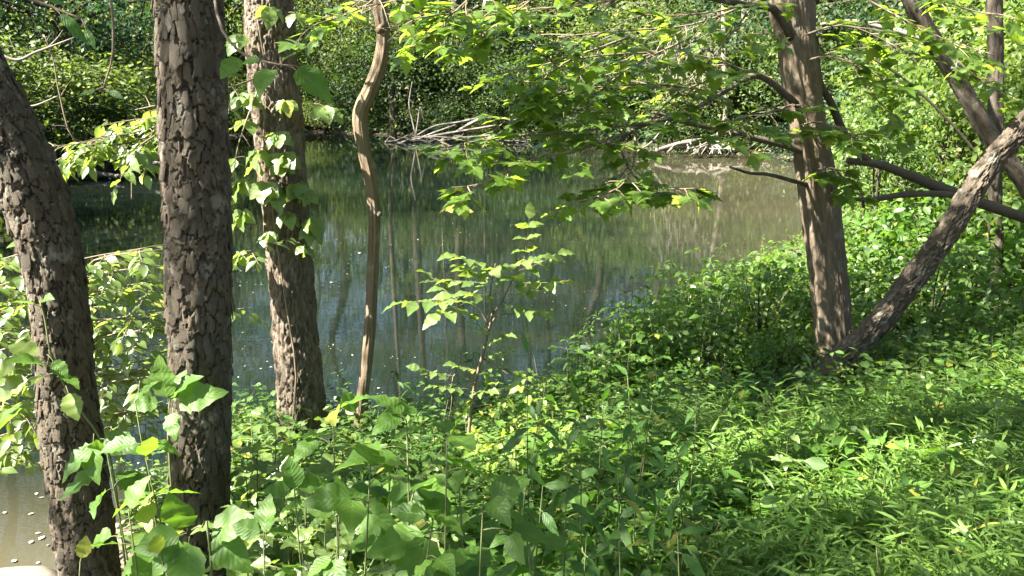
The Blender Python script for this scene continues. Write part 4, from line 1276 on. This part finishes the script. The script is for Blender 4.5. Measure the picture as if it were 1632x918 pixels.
for (x, y, Y) in [(905, 545, 5.7), (940, 520, 6.0), (985, 485, 6.2), (1030, 475, 6.4), (1065, 490, 6.2), (1010, 520, 5.9), (1120, 440, 6.8), (1150, 470, 6.4), (1190, 420, 7.0), (1240, 430, 7.0), (1085, 450, 6.8), (960, 560, 5.6), (1010, 445, 6.6), (1060, 420, 6.9), (1105, 400, 7.2), (1150, 392, 7.4), (1215, 385, 7.6), (1265, 395, 7.4), (930, 500, 6.0), (1180, 440, 6.6), (1130, 480, 6.2), (1035, 500, 6.2)]:
    plant('shore_sapling', 'loose leafy sapling rising in front of the water left of the maple', 'sapling', 'loose saplings at the shore', at(x, y, Y), 'green', 14, .08, 'tri', 0.3, 0.08, t0=0.12, thick=.006)

# elder-like sapling in the middle
eb = at(738, 690, 4.65); eb[2] = h1(eb[0], eb[1])
el = thing('elder_sapling', 'slender sapling with feathered pale leaves standing against the dark water', 'sapling', eb)
st = MB()
A = [eb - [0, 0, .05], at(752, 640, 4.65), at(768, 570, 4.65), at(778, 530, 4.65), at(785, 500, 4.65)]
tube(st, A, [.011, .010, .009, .008, .007], seg=7)
for br in ([(785, 500), (781, 470), (787, 430), (790, 420)], [(785, 500), (800, 480), (815, 450), (832, 425), (836, 408)], [(778, 530), (790, 505), (815, 500), (830, 498)], [(780, 520), (760, 490), (725, 478)],
           [(758, 610), (735, 600), (722, 600), (720, 640), (715, 670)], [(768, 570), (800, 590), (812, 598)]):
    tube(st, [at(x, y, 4.65 + rg.normal() * .03) for x, y in br], np.linspace(.006, .0025, len(br)), seg=5)
for (x, y, ox, oy, oz, s, f) in [(836, 412, .1, -.2, 1.0, .085, 'pin3'), (790, 425, -.6, -.5, .3, .10, 'pin3'), (790, 428, .7, -.4, .3, .10, 'pin3'), (790, 425, 0, -1, .2, .10, 'pin2'), (815, 450, .9, -.3, .1, .10, 'pin3'), (826, 432, .8, .3, .3, .09, 'pin3'),
                                 (725, 478, -1, -.3, 0.05, .105, 'pin3'), (740, 484, -.7, -.8, -.1, .10, 'pin2'), (728, 478, -.5, .6, .3, .10, 'pin3'), (788, 450, -.9, .3, .0, .09, 'pin3'), (800, 480, .8, -.5, -.1, .085, 'pin3'), (775, 540, -.3, -.4, .8, .075, 'pin2'),
                                 (722, 600, -.9, -.1, .3, .065, 'pin3'), (770, 565, .8, -.2, .2, .06, 'pin2'), (745, 620, -.6, -.3, .2, .065, 'pin3'), (812, 598, .7, -.4, 0, .05, 'pin2'), (765, 580, .5, -.5, -.9, .09, 'one'), (830, 498, 1, 0, .1, .05, 'pin2'), (770, 440, -.5, -.6, .4, .09, 'pin2'), (805, 445, .3, -.8, .3, .09, 'pin2'), (790, 470, -.8, -.5, .2, .085, 'pin2'), (740, 480, -.2, -.9, .3, .095, 'pin2'), (812, 470, .9, -.3, .3, .085, 'pin2'), (775, 545, .6, -.5, .4, .07, 'pin2'), (760, 590, -.7, -.5, .4, .07, 'pin2'), (750, 625, .6, -.6, .3, .07, 'pin2')]:
    put_leaf(el, eb, st, 'elder', at(x, y, 4.63), np.array([ox, oy, oz]), s * 1.12, f, 0.05, 0.05)
obj('stem', st.mesh('stem', M['twig'], eb), el)

# creeper on the furrowed trunk
cb = T3P[0] + np.array([-0.05, -0.2, 0.1])
cr = thing('creeper', 'pale five-leaved creeper climbing the furrowed trunk', 'vine', cb)
st = MB()
tube(st, [cb, at(472, 600, 5.42), at(455, 480, 5.42), at(440, 380, 5.42), at(430, 290, 5.40), at(420, 220, 5.40), at(425, 130, 5.42), at(410, 30, 5.42)], [.007, .007, .006, .006, .005, .005, .004, .003], seg=6)
for (x, y, ox, oy, oz) in [(410, 190, -.6, -.7, .1), (450, 160, .4, -.8, .1), (440, 205, .3, -.9, -.1), (420, 235, -.2, -1, .0), (390, 250, -1, -.4, .0), (378, 262, -.8, -.6, -.2), (440, 245, .6, -.7, .2), (400, 285, -1, -.3, .0), (385, 300, -.9, -.6, -.2),
                           (430, 285, -.1, -1, -.1), (455, 290, .9, -.5, .0), (470, 300, 1, -.3, -.1), (440, 300, .3, -.9, -.2), (450, 335, .5, -.8, .0), (480, 340, .9, -.5, -.2), (435, 365, -.2, -.9, .0), (400, 400, -1, -.4, .0), (470, 385, 1, -.4, -.2),
                           (480, 355, .9, -.4, -.3), (405, 330, -1, -.5, -.2), (415, 150, -.7, -.6, .1), (460, 20, .7, -.6, .0), (405, 50, -.9, -.5, -.2), (430, 5, .2, -.9, -.2), (500, 165, 1, -.2, -.1), (450, 255, .2, -1, 0.), (425, 260, -.6, -.8, .2)]:
    d = norm(np.array([ox, oy, oz]))
    put_leaf(cr, cb, st, 'creeper', at(x, y, 5.42), d, .15 * rg.uniform(.75, 1.15), 'palm' if rg.random() < .6 else 'tri', 0.65, 0.07)
obj('stem', st.mesh('stem', M['twig'], cb), cr)

# twining vine on the leaning scaly trunk
vb = at(190, 850, 2.7); vb[2] = h1(vb[0], vb[1])
vn = thing('twining_vine', 'green twining vine slung across the leaning scaly trunk', 'vine', vb)
st = MB()
tube(st, [vb, at(185, 780, 2.75), at(160, 700, 2.78), at(125, 650, 2.78), at(95, 600, 2.80), at(80, 560, 2.80), at(72, 510, 2.82), at(64, 480, 2.82)], [.004] * 8, seg=6)
for (x, y, ox, oy, oz, s, kd) in [(85, 595, -1, -.3, -.2, .10, 'lime'), (80, 585, -.3, -.6, .6, .10, 'nettle'), (92, 600, .8, -.4, .2, .06, 'nettle'), (70, 570, -.9, .2, .5, .09, 'lime'), (160, 700, .9, -.5, .3, .11, 'nettle'), (165, 705, -.8, -.6, -.2, .11, 'nettle'),
                                  (150, 690, .2, -.8, -.7, .11, 'nettle'), (172, 740, -.9, -.5, -.3, .12, 'nettle'), (180, 760, .9, -.3, .1, .10, 'nettle'), (66, 490, -.5, -.5, .6, .05, 'nettle'), (64, 482, .6, -.5, .5, .05, 'nettle'), (60, 640, -1, -.6, -.3, .14, 'nettle'), (75, 565, .9, -.4, -.6, .06, 'nettle'), (60, 600, -.9, -.4, -.1, .10, 'lime'), (40, 590, -.8, -.2, .3, .09, 'lime'), (105, 615, .5, -.6, -.5, .08, 'lime')]:
    put_leaf(vn, vb, st, kd, at(x, y, 2.72), np.array([ox, oy, oz]), s * 1.3, 'one', 0.2, 0.03, 0.5)  # yellow-green leaves here carry their sunlight in the colour
obj('stem', st.mesh('stem', M['stem'], vb), vn)

# sprigs against the straight scaly trunk
def sprig(label, b, path, leaves, kd, droop, big=1.3):
    b = np.asarray(b); b = np.array([b[0], b[1], h1(b[0], b[1])])
    t = thing('sprig', label, 'plant', b)
    st = MB()
    tube(st, [b] + [at(*q) for q in path], np.linspace(.005, .002, len(path) + 1), seg=6)
    for (x, y, Y, ox, oy, oz, s) in leaves:
        put_leaf(t, b, st, kd, at(x, y, Y), np.array([ox, oy, oz]), s * big, 'one', droop, 0.02, 1.0)
    obj('stem', st.mesh('stem', M['stem'], b), t)


sprig('lit pointed sprig rising beside the straight scaly trunk', at(275, 900, 2.6), [(272, 760, 2.65), (268, 680, 2.68), (270, 640, 2.7)],
      [(268, 640, 2.7, -.1, -.1, 1, .115), (274, 636, 2.7, .6, -.3, .9, .10), (278, 640, 2.68, .9, -.3, .35, .12), (262, 640, 2.7, -.6, -.4, .1, .07), (276, 650, 2.66, .2, -.9, -.5, .075), (270, 645, 2.7, .3, .1, 1, .08)], 'nettle', 0.0)
sprig('dark five-leaved sprig low across the straight scaly trunk', at(330, 960, 2.2), [(335, 880, 2.2), (322, 840, 2.25), (305, 845, 2.25)],
      [(300, 845, 2.25, -.1, -.4, .9, .10), (298, 850, 2.25, -.9, -.4, .0, .09), (302, 855, 2.25, .1, -.7, -.7, .11), (330, 845, 2.25, .9, -.3, .5, .11), (335, 850, 2.25, .8, -.6, -.2, .10), (292, 852, 2.25, -.6, -.6, -.6, .08)], 'broad', 0.1, 1.45)


# hanging twigs with leaves
POOL, CAP = [], [300]
def leafy_spray(t, base, tw, rows, width, n, size, kd, droop=0.2, tr=0.006, per=5):
    P = np.array([at(x, y, Y) for x, y, Y in rows])
    C = spline(P, 30)
    tube(tw, P, np.linspace(tr, 0.002, len(P)), seg=5)
    T = norm(np.gradient(C, axis=0))
    side = norm(np.cross(T, [0, 0, 1]))
    m_ = max(3, n // per)
    for q in range(m_):
        i = min(29, int(29 * (0.1 + 0.9 * (q + rg.random()) / m_)))
        ln = width * rg.uniform(.4, 1)
        e = C[i] + (side[i] * (1 if q % 2 else -1) + T[i] * rg.uniform(.2, 1)) * ln + np.array([0, 0, rg.normal() * .04 - droop * ln])
        tube(tw, [C[i], (C[i] + e) / 2 + [0, 0, .04 * ln], e], [.003, .002, .0012], 4, 4, cap=False)
        ax = norm(e - C[i])
        sd = norm(np.cross(ax, [0, 0, 1]))
        for k in range(per):
            u_ = (k + .6) / per
            p = C[i] * (1 - u_) + e * u_
            d = ax * .6 + sd * (1 if k % 2 else -1) * (0.9 if k < per - 1 else 0) + np.array([0, 0, -.25]) + rg.normal(size=3) * .15
            if CAP[0] > 0:
                CAP[0] -= 1
                leafobj(t, base, kd, p, norm(d), leaf_n(d, 1, .35), size * rg.uniform(.7, 1.15))
            else:
                POOL.append((p, norm(d), leaf_n(d, 1, .35), size * rg.uniform(.7, 1.15)))


b0 = at(-150, 640, 4.6); b0[2] = h1(b0[0], b0[1])
bs = thing('spicebush', 'pale layered bush in the sun behind the leaning scaly trunk', 'shrub', b0)
tw = MB()
for rows, w_, n in [([(-150, 560, 4.6), (20, 450, 4.5), (120, 415, 4.4), (250, 392, 4.3)], .22, 40), ([(-120, 560, 4.6), (40, 490, 4.5), (150, 470, 4.3), (250, 460, 4.2)], .22, 40), ([(-120, 600, 4.6), (60, 540, 4.4), (180, 520, 4.3), (255, 500, 4.2)], .2, 35),
                    ([(-120, 600, 4.4), (0, 500, 4.2), (30, 470, 4.2), (50, 450, 4.1)], .2, 25), ([(-120, 620, 4.3), (0, 590, 4.1), (30, 570, 4.1), (60, 560, 4.0)], .2, 25), ([(-120, 640, 4.3), (0, 640, 4.0), (40, 660, 4.0), (60, 690, 3.9)], .2, 25),
                    ([(-100, 620, 4.4), (150, 600, 4.3), (220, 590, 4.2), (260, 570, 4.2)], .2, 30), ([(-100, 640, 4.3), (150, 660, 4.2), (220, 650, 4.1)], .2, 25), ([(-120, 650, 4.2), (-20, 720, 4.0), (40, 735, 3.9)], .2, 20),
                    ([(150, 470, 4.3), (300, 440, 4.5), (380, 410, 4.5), (430, 392, 4.5)], .18, 20), ([(180, 520, 4.3), (320, 500, 4.5), (400, 490, 4.5)], .16, 15)] + [([(60 + 30 * (k % 3), 700 - 25 * k + 40, 4.5 - .1 * (k % 4)), (150, 690 - 25 * k, 4.4 - .1 * (k % 4)), (265, 672 - 25 * k, 4.3 - .1 * (k % 4))], .2, 26) for k in range(12)] + [([(-60, 760 - 40 * k, 4.2), (0, 735 - 40 * k, 4.1), (60, 715 - 40 * k, 4.0)], .2, 24) for k in range(9)]:
    leafy_spray(bs, b0, tw, rows, w_ * 1.1, int(n * 1.8), .08, 'bush')
obj('branch', tw.mesh('branch', M['twig'], b0), bs)
L_BUSH = leaf_grid(7, 3, 1, wide=0.27, fold=0.25, curl=0.25)
fm = MB(); scatter(fm, L_BUSH, [q[0] for q in POOL], [q[1] for q in POOL], [q[2] for q in POOL], [q[3] for q in POOL], rg.random(len(POOL)))
tag(obj('foliage', fm.mesh('foliage', M['pale'], b0), bs), kind='stuff')
POOL, CAP = [], [300]
b1 = at(330, 170, 4.7)
us = thing('overhanging_branch', 'sunlit leafy branch reaching out from behind the straight scaly trunk', 'branch', b1)
tw = MB()
for rows, w_, n in [([(420, 120, 5.5), (300, 165, 4.8), (240, 190, 4.6), (180, 215, 4.5), (90, 255, 4.4)], .2, 45), ([(300, 165, 4.8), (230, 220, 4.6), (160, 235, 4.5), (85, 268, 4.4)], .18, 40), ([(300, 165, 4.8), (270, 200, 4.5), (215, 240, 4.4), (240, 262, 4.4)], .15, 20),
                    ([(180, 215, 4.5), (120, 225, 4.4), (95, 150, 4.4), (85, 95, 4.4), (70, 55, 4.4)], .1, 15), ([(300, 150, 4.7), (260, 165, 4.5), (215, 175, 4.5)], .1, 10), ([(300, 190, 4.8), (240, 205, 4.5), (150, 225, 4.4), (70, 235, 4.3)], .18, 30), ([(420, 120, 5.5), (380, 230, 5.1), (372, 300, 5.0)], .12, 12)]:
    leafy_spray(us, b1, tw, rows, w_ * 1.15, int(n * 2.8), .085, 'bush')
obj('branch', tw.mesh('branch', M['twig'], b1), us)

def hang(label, path, leaves, kd):
    b = at(*path[0])
    t = thing('hanging_twig', label, 'twig', b)
    st = MB()
    tube(st, [at(*q) for q in path], np.linspace(.005, .002, len(path)), seg=5)
    for (x, y, Y, ox, oy, oz, s) in leaves:
        put_leaf(t, b, st, kd, at(x, y, Y), np.array([ox, oy, oz]), s, 'one', 0.15, 0.02, 0.6)
    obj('stem', st.mesh('stem', M['twig'], b), t)


hang('twig of large green leaves hanging across the top of the furrowed trunk', [(335, -120, 2.6), (345, 20, 2.3), (380, 80, 2.1), (430, 100, 2.0), (470, 105, 2.0)],
     [(460, 105, 2.0, .9, -.3, -.35, .10), (440, 104, 2.0, -.2, -.7, -.3, .08), (450, 98, 2.0, .4, -.5, .3, .05), (390, 85, 2.1, -.4, -.7, -.4, .075), (425, 100, 2.0, -.7, .2, .2, .05), (375, 78, 2.1, .3, -.6, .5, .05), (470, 106, 2.0, .5, .6, -.1, .06)], 'broad')
hang('twig of dark leaves dangling at the upper left over the bank', [(-30, -140, 2.0), (30, -20, 1.9), (80, 10, 1.9), (130, 30, 1.9)],
     [(85, 12, 1.9, .9, -.3, -.6, .075), (30, -10, 1.9, -.7, -.3, -.1, .085), (20, 5, 1.9, -.6, -.5, -.5, .06), (130, 30, 1.9, .5, -.3, -.9, .05), (60, 0, 1.9, .3, .6, .1, .06)], 'weed')
hang('single shaded leafy twig in front of the far left wood', [(150, -160, 2.4), (175, -20, 2.4), (180, 80, 2.4), (165, 140, 2.4)],
     [(165, 140, 2.4, -.7, -.4, -.1, .055), (166, 142, 2.4, .7, -.4, -.1, .055)], 'weed')

# bushes in the shade along the near right shore
rg2 = np.random.default_rng(111)
for (px, Y, h) in [(1040, 7.0, .66), (1100, 7.4, .80), (1165, 8.0, .72), (1225, 8.6, .68), (1130, 6.5, .66), (1210, 7.2, .85), (1265, 9.0, .55), (1290, 7.4, .85), (1000, 6.5, .62), (1380, 8.2, .9), (1450, 8.0, 1.1), (1530, 8.2, 1.2), (1620, 8.0, 1.3),
                   (1400, 7.0, .7), (1170, 7.0, .45), (1075, 6.3, .45), (1660, 7.0, 1.1), (1480, 7.0, .9), (950, 6.0, .40), (1250, 6.5, .5), (1200, 6.2, .45), (1360, 9.6, .45), (1320, 8.2, .65)]:
    x = at(px, 500, Y)[0]
    if shore_dist(np.array([x]), np.array([Y]))[0] < -0.35: continue
    put_pair('shore_bush', 'shaded green bush on the near bank around the brown maple', 'bush', 'bushes round the maple', NEARSHRUB[int(rg2.integers(3))], ('stem', 'foliage'), (x, Y, max(0, h1(x, Y)) - .05), rg2.uniform(0, 6.28), (h * 1.25, h * 1.25, h * 1.1))

# ------------------------------------------------------------------ stuff: undergrowth, grass, litter, specks on the water
def region(k, x_of_px, Yr, rng):
    Y = rng.uniform(Yr[0] ** 1.0, Yr[1], k)
    px = rng.uniform(*x_of_px, k)
    x = (px - 816) / FPX * Y * 1.0
    return x, Y


def undergrowth(k, pxr, Yr, hr, nl, size, mat, name, label, tpl=L_LOW, seed=1, dmin=0.05):
    rng = np.random.default_rng(seed)
    x, y = region(k, pxr, Yr, rng)
    d = shore_dist(x, y)
    keep = d > dmin
    x, y = x[keep], y[keep]
    z = H(x, y)
    n = len(x)
    h = rng.uniform(*hr, n)
    top = np.column_stack([x + rng.normal(size=n) * .25 * h, y + rng.normal(size=n) * .25 * h, z + h])
    base = np.column_stack([x, y, z - 0.02])
    mb = MB()
    # stems: thin three-sided prisms
    th = np.array([0, 2.1, 4.2])
    ring = np.column_stack([np.cos(th), np.sin(th), np.zeros(3)]) * 0.0025
    V = np.concatenate([base[:, None] + ring[None], top[:, None] + ring[None] * .5], 1)
    o = (np.arange(n) * 6)[:, None, None]
    f = np.array([[0, 1, 4, 3], [1, 2, 5, 4], [2, 0, 3, 5]])
    mb.add(V.reshape(-1, 3), (f[None] + o).reshape(-1, 4), None, np.repeat(rng.random(n), 6))
    u_ = rng.uniform(.3, 1.02, (n, nl))
    p = base[:, None] * (1 - u_[..., None]) + top[:, None] * u_[..., None]
    az = rng.uniform(0, 6.28, (n, nl))
    out = np.stack([np.cos(az), np.sin(az), rng.uniform(-.35, .55, (n, nl))], -1)
    p = p + out * rng.uniform(0.0, .06, (n, nl, 1)) * (size / .07)
    nr = norm(np.array([0, 0, 1.0]) + rng.normal(size=(n, nl, 3)) * .35)
    tn = np.clip(rng.random((n, 1)) + rng.uniform(-.25, .25, (n, nl)), 0, .99)
    scatter(mb, tpl, p.reshape(-1, 3), out.reshape(-1, 3), nr.reshape(-1, 3), (size * rng.uniform(.6, 1.25, (n, nl))).ravel(), tn.ravel())
    tag(obj(name, mb.mesh(name, mat)), label, 'undergrowth', kind='stuff')


undergrowth(1500, (300, 1150), (1.9, 6.6), (.12, .40), 12, .065, M['cover'], 'undergrowth', 'tangled low leafy undergrowth over the near bank', seed=201)
undergrowth(700, (150, 420), (2.2, 5.2), (.08, .28), 10, .055, M['cover'], 'undergrowth', 'low leafy undergrowth round the scaly trunks', seed=202)
undergrowth(900, (1330, 1750), (3.8, 9.5), (.15, .50), 13, .065, M['cover'], 'undergrowth', 'leafy undergrowth round the maple and leaning log', seed=203)
undergrowth(700, (500, 1150), (4.4, 6.6), (.10, .26), 10, .06, M['lime'], 'undergrowth', 'yellow-green low growth along the water edge', seed=204)


undergrowth(1500, (960, 1480), (3.8, 13.5), (.08, .26), 12, .06, M['cover'], 'undergrowth', 'low leafy growth under the dark bushes left of the maple', seed=205)


undergrowth(260, (1080, 1750), (2.0, 5.0), (.22, .46), 9, .085, M['broad'], 'undergrowth', 'broad-leaved weeds mixed into the stilt grass', seed=206)
undergrowth(260, (330, 1100), (1.7, 4.6), (.20, .50), 10, .10, M['broad'], 'undergrowth', 'larger-leaved weeds scattered through the centre undergrowth', seed=207)
undergrowth(420, (300, 1650), (1.8, 6.0), (.25, .55), 14, .075, M['weed'], 'undergrowth', 'narrow-leaved stems through the undergrowth', tpl=leaf_grid(5, 3, 1, wide=0.15, fold=0.3, curl=0.35), seed=208)


undergrowth(520, (330, 960), (1.7, 3.4), (.22, .52), 11, .085, M['broad'], 'undergrowth', 'dense broad leaves in front of the crooked trunk', seed=211)
undergrowth(260, (120, 420), (2.1, 3.4), (.15, .45), 10, .08, M['cover'], 'undergrowth', 'leafy weeds round the feet of the scaly trunks', seed=212)


def fronds(k, pxr, Yr, seed):
    rng = np.random.default_rng(seed)
    x, y = region(k, pxr, Yr, rng)
    keep = shore_dist(x, y) > .1
    x, y = x[keep], y[keep]
    n, m = len(x), 7
    az = rng.uniform(0, 6.28, n)
    out = np.column_stack([np.cos(az), np.sin(az), rng.uniform(.1, .6, n)])
    st = np.column_stack([x, y, H(x, y) + rng.uniform(.10, .40, n)])
    ln = rng.uniform(.12, .22, n)
    mb = MB()
    side = norm(np.cross(out, [0, 0, 1.0]))
    up = norm(np.array([0, 0, 1.0]) + rng.normal(size=(n, 3)) * .3)
    for q in range(n):
        tube(mb, [[x[q], y[q], H(x[q:q + 1], y[q:q + 1])[0]], st[q], st[q] + out[q] * ln[q] * .6, st[q] + out[q] * ln[q] - [0, 0, .03]], [.002, .0018, .0014, .0008], 7, 3, cap=False)
    for k_ in range(m):
        t = (k_ + .6) / m
        p = st + out * (ln * t)[:, None] - np.array([0, 0, .03]) * t ** 2
        for sg in (-1, 1):
            scatter(mb, L_SMALLP, p, side * sg + out * .25 + rng.normal(size=(n, 3)) * .1, up, .034 * rng.uniform(.8, 1.15, n), np.clip(az / 6.3, 0, .99))
    return mb


tag(obj('vetch_fronds', fronds(420, (330, 1150), (1.9, 5.2), 209).mesh('vetch_fronds', M['cover'])), 'small paired leaflets on arching fronds in the centre undergrowth', 'undergrowth', kind='stuff')
mb = MB()
rng = np.random.default_rng(210)
x, y = region(170, (300, 1650), (1.9, 6.5), rng)
for q in range(len(x)):
    if shore_dist(x[q:q + 1], y[q:q + 1])[0] < .1: continue
    b_ = np.array([x[q], y[q], H(x[q:q + 1], y[q:q + 1])[0]])
    t_ = b_ + np.array([rng.normal() * .18, rng.normal() * .18, rng.uniform(.15, .5)])
    tube(mb, [b_, (b_ + t_) / 2 + rng.normal(size=3) * .03, t_], [.003, .0025, .001], 5, 4, rng.random())
tag(obj('dead_stems', mb.mesh('dead_stems', M['twig'])), 'dry brown dead stems standing in the undergrowth', 'dead stems', kind='stuff')


def stilt_grass(k, pxr, Yr, hr, seed):
    rng = np.random.default_rng(seed)
    x, y = region(k, pxr, Yr, rng)
    keep = (shore_dist(x, y) > .4) & (vnoise(x * 2.2, y * 2.2, 9) > .18)
    x, y = x[keep], y[keep]
    n, nl = len(x), 9
    z = H(x, y)
    h = rng.uniform(*hr, n) * (0.7 + 0.6 * vnoise(x * 1.3, y * 1.3, 12))
    lean = rng.normal(size=(n, 2)) * .22 * h[:, None]
    base = np.column_stack([x, y, z - .02])
    top = np.column_stack([x + lean[:, 0], y + lean[:, 1], z + h])
    mb = MB()
    th = np.array([0, 2.1, 4.2])
    ring = np.column_stack([np.cos(th), np.sin(th), np.zeros(3)]) * .0014
    V = np.concatenate([base[:, None] + ring[None], top[:, None] + ring[None] * .5], 1)
    o = (np.arange(n) * 6)[:, None, None]
    f = np.array([[0, 1, 4, 3], [1, 2, 5, 4], [2, 0, 3, 5]])
    mb.add(V.reshape(-1, 3), (f[None] + o).reshape(-1, 4), None, np.repeat(rng.random(n), 6))
    u_ = np.linspace(.3, 1.0, nl)[None] + rng.uniform(-.04, .04, (n, nl))
    p = base[:, None] * (1 - u_[..., None]) + top[:, None] * u_[..., None]
    az0 = rng.uniform(0, 6.28, (n, 1))
    az = az0 + np.arange(nl)[None] * math.pi + rng.normal(size=(n, nl)) * .45
    out = np.stack([np.cos(az), np.sin(az), rng.uniform(.15, .9, (n, nl))], -1)
    nr = norm(np.array([0, 0, 1.0]) - .2 * out + rng.normal(size=(n, nl, 3)) * .3)
    tn = np.clip(rng.random((n, 1)) + rng.uniform(-.2, .2, (n, nl)), 0, .99)
    scatter(mb, L_LANCE, p.reshape(-1, 3), out.reshape(-1, 3), nr.reshape(-1, 3), (.08 * rng.uniform(.6, 1.3, (n, nl))).ravel(), tn.ravel())
    return mb


tag(obj('stilt_grass', stilt_grass(7600, (1030, 1850), (1.5, 5.0), (.22, .48), 301).mesh('stilt_grass', M['grass'])), 'lush bright stilt grass covering the bank at the lower right', 'grass', kind='stuff')

rng = np.random.default_rng(401)
x, y = region(5200, (-100, 1750), (1.5, 9.0), rng)
k = shore_dist(x, y) > .0
x, y = x[k], y[k]
mb = MB()
n = len(x)
scatter(mb, L_LOW, np.column_stack([x, y, H(x, y) + .008 + rng.uniform(0, .015, n)]), np.column_stack([rng.normal(size=(n, 2)), rng.normal(size=n) * .15]), norm(np.array([0, 0, 1.]) + rng.normal(size=(n, 3)) * .3), .07 * rng.uniform(.5, 1.2, n), rng.random(n))
tag(obj('leaf_litter', mb.mesh('leaf_litter', M['litter'])), 'dry brown fallen leaves over the bank', 'leaf litter', kind='stuff')

mb = MB()
x, y = region(3400, (-50, 1300), (4.4, 22), rng)
k = (shore_dist(x, y) < -.05) & (vnoise(x * .8, y * .5, 21) + vnoise(x * 3, y * 2, 22) * .5 > 1.02)
x, y = x[k], y[k]
n = len(x)
scatter(mb, L_DIA, np.column_stack([x, y, np.full(n, .006)]), np.column_stack([rng.normal(size=(n, 2)), np.zeros(n)]), np.tile([0, 0, 1.], (n, 1)) + rng.normal(size=(n, 3)) * .02, .026 * rng.uniform(.3, 1.0, n) ** 1.0 * np.where(rng.random(n) < .06, 2.2, 1.0), rng.random(n))
tag(obj('floating_specks', mb.mesh('floating_specks', M['speck'])), 'pale leaf bits and specks floating on the pond', 'debris', kind='stuff')
lvs = [MB().add(*leaf_grid(7, 3, 1, wide=w_, fold=.12, curl=c_, wave=.3)).mesh('floating_leaf', M[m_]) for w_, c_, m_ in ((.30, .05, 'speck'), (.18, .10, 'litter'), (.38, .02, 'speck'), (.26, .12, 'litter'))]
for (px, py, s, a_) in [(45, 822, .055, 1), (58, 790, .05, 2), (62, 795, .05, .5), (48, 868, .06, 1.8), (62, 862, .07, 1.4), (75, 872, .04, 1.7), (25, 897, .05, 2.6), (58, 900, .03, 1.1), (8, 820, .05, 2.2), (56, 852, .045, .4)]:
    p = gnd(px, py); o = obj('floating_leaf', lvs[int(px + py) % 4], mw=mat_from((p[0], p[1], .008), (math.cos(a_), math.sin(a_), 0), (0, 0, 1), s * .7))
    tag(o, 'pale dead leaf floating on shallow water beside the leaning trunk', 'leaf', 'leaves floating at the near corner')


def stone(name, label, c, sx, sy, sz, mat, seed):
    import bmesh
    bm = bmesh.new()
    bmesh.ops.create_icosphere(bm, subdivisions=3, radius=1)
    g = np.random.default_rng(seed)
    for v in bm.verts:
        q = v.co
        f = 1 + .22 * (vnoise(np.array(q.x * 2 + seed), np.array(q.y * 2 + q.z * 3), seed) - .5) * 2
        v.co = Vector((q.x * sx, q.y * sy, max(-.6, min(.72, q.z)) * sz)) * float(f)
    me = bpy.data.meshes.new(name); bm.to_mesh(me); bm.free()
    me.materials.append(mat)
    for p in me.polygons: p.use_smooth = True
    tag(obj(name, me, loc=c), label, 'stone')


p = gnd(20, 935); stone('shore_stone', 'flat pale sunlit stone slab at the bottom corner of the shore', (p[0] - .1, p[1] - .08, .03), .42, .17, .09, M['dead'], 3)
p = gnd(935, 556); stone('water_stone', 'small blue-grey stone breaking the water surface among the bushes', (p[0], p[1], .0), .13, .07, .045, M['bluestone'], 5)
print('objects', len(bpy.data.objects), 'tris', sum(sum(len(p.vertices) - 2 for p in m.polygons) for m in bpy.data.meshes))
alike = {}
for o in bpy.data.objects:
    if o.parent is None and o.get('group'):
        alike.setdefault(o['group'], []).append(o)
for gname, what in {
        'large-leaved seedlings in front': 'seedling with very large soft leaves before the pond, %s of its kind',
        'drooping dark weeds': 'tall dark weed with drooping narrow leaves, %s of its kind',
        'sunlit brambles': 'pale bramble in the sunlit tangle below the furrowed trunk, %s',
        'toothed plants between the scaly trunks': 'toothed broad-leaved plant between the scaly trunks, %s',
        'yellow-green weeds': 'yellow-green weed in the sunny gap before the water, %s',
        'three-leaved plants in the grass': 'three-leaved plant standing out of the stilt grass, %s',
        'young shrubs by leaning log': 'leafy young shrub beside the leaning log, %s',
        'loose saplings at the shore': 'loose leafy sapling at the shore left of the maple, %s',
        'bushes round the maple': 'shaded low bush on the bank round the brown maple, %s',
        'left bank trees': 'tall tree on the left bank beyond the leaning scaly trunk, %s',
        'leaves floating at the near corner': 'pale dead leaf floating by the leaning trunk foot, %s'}.items():
    if gname in alike: rank_labels(alike[gname], what)
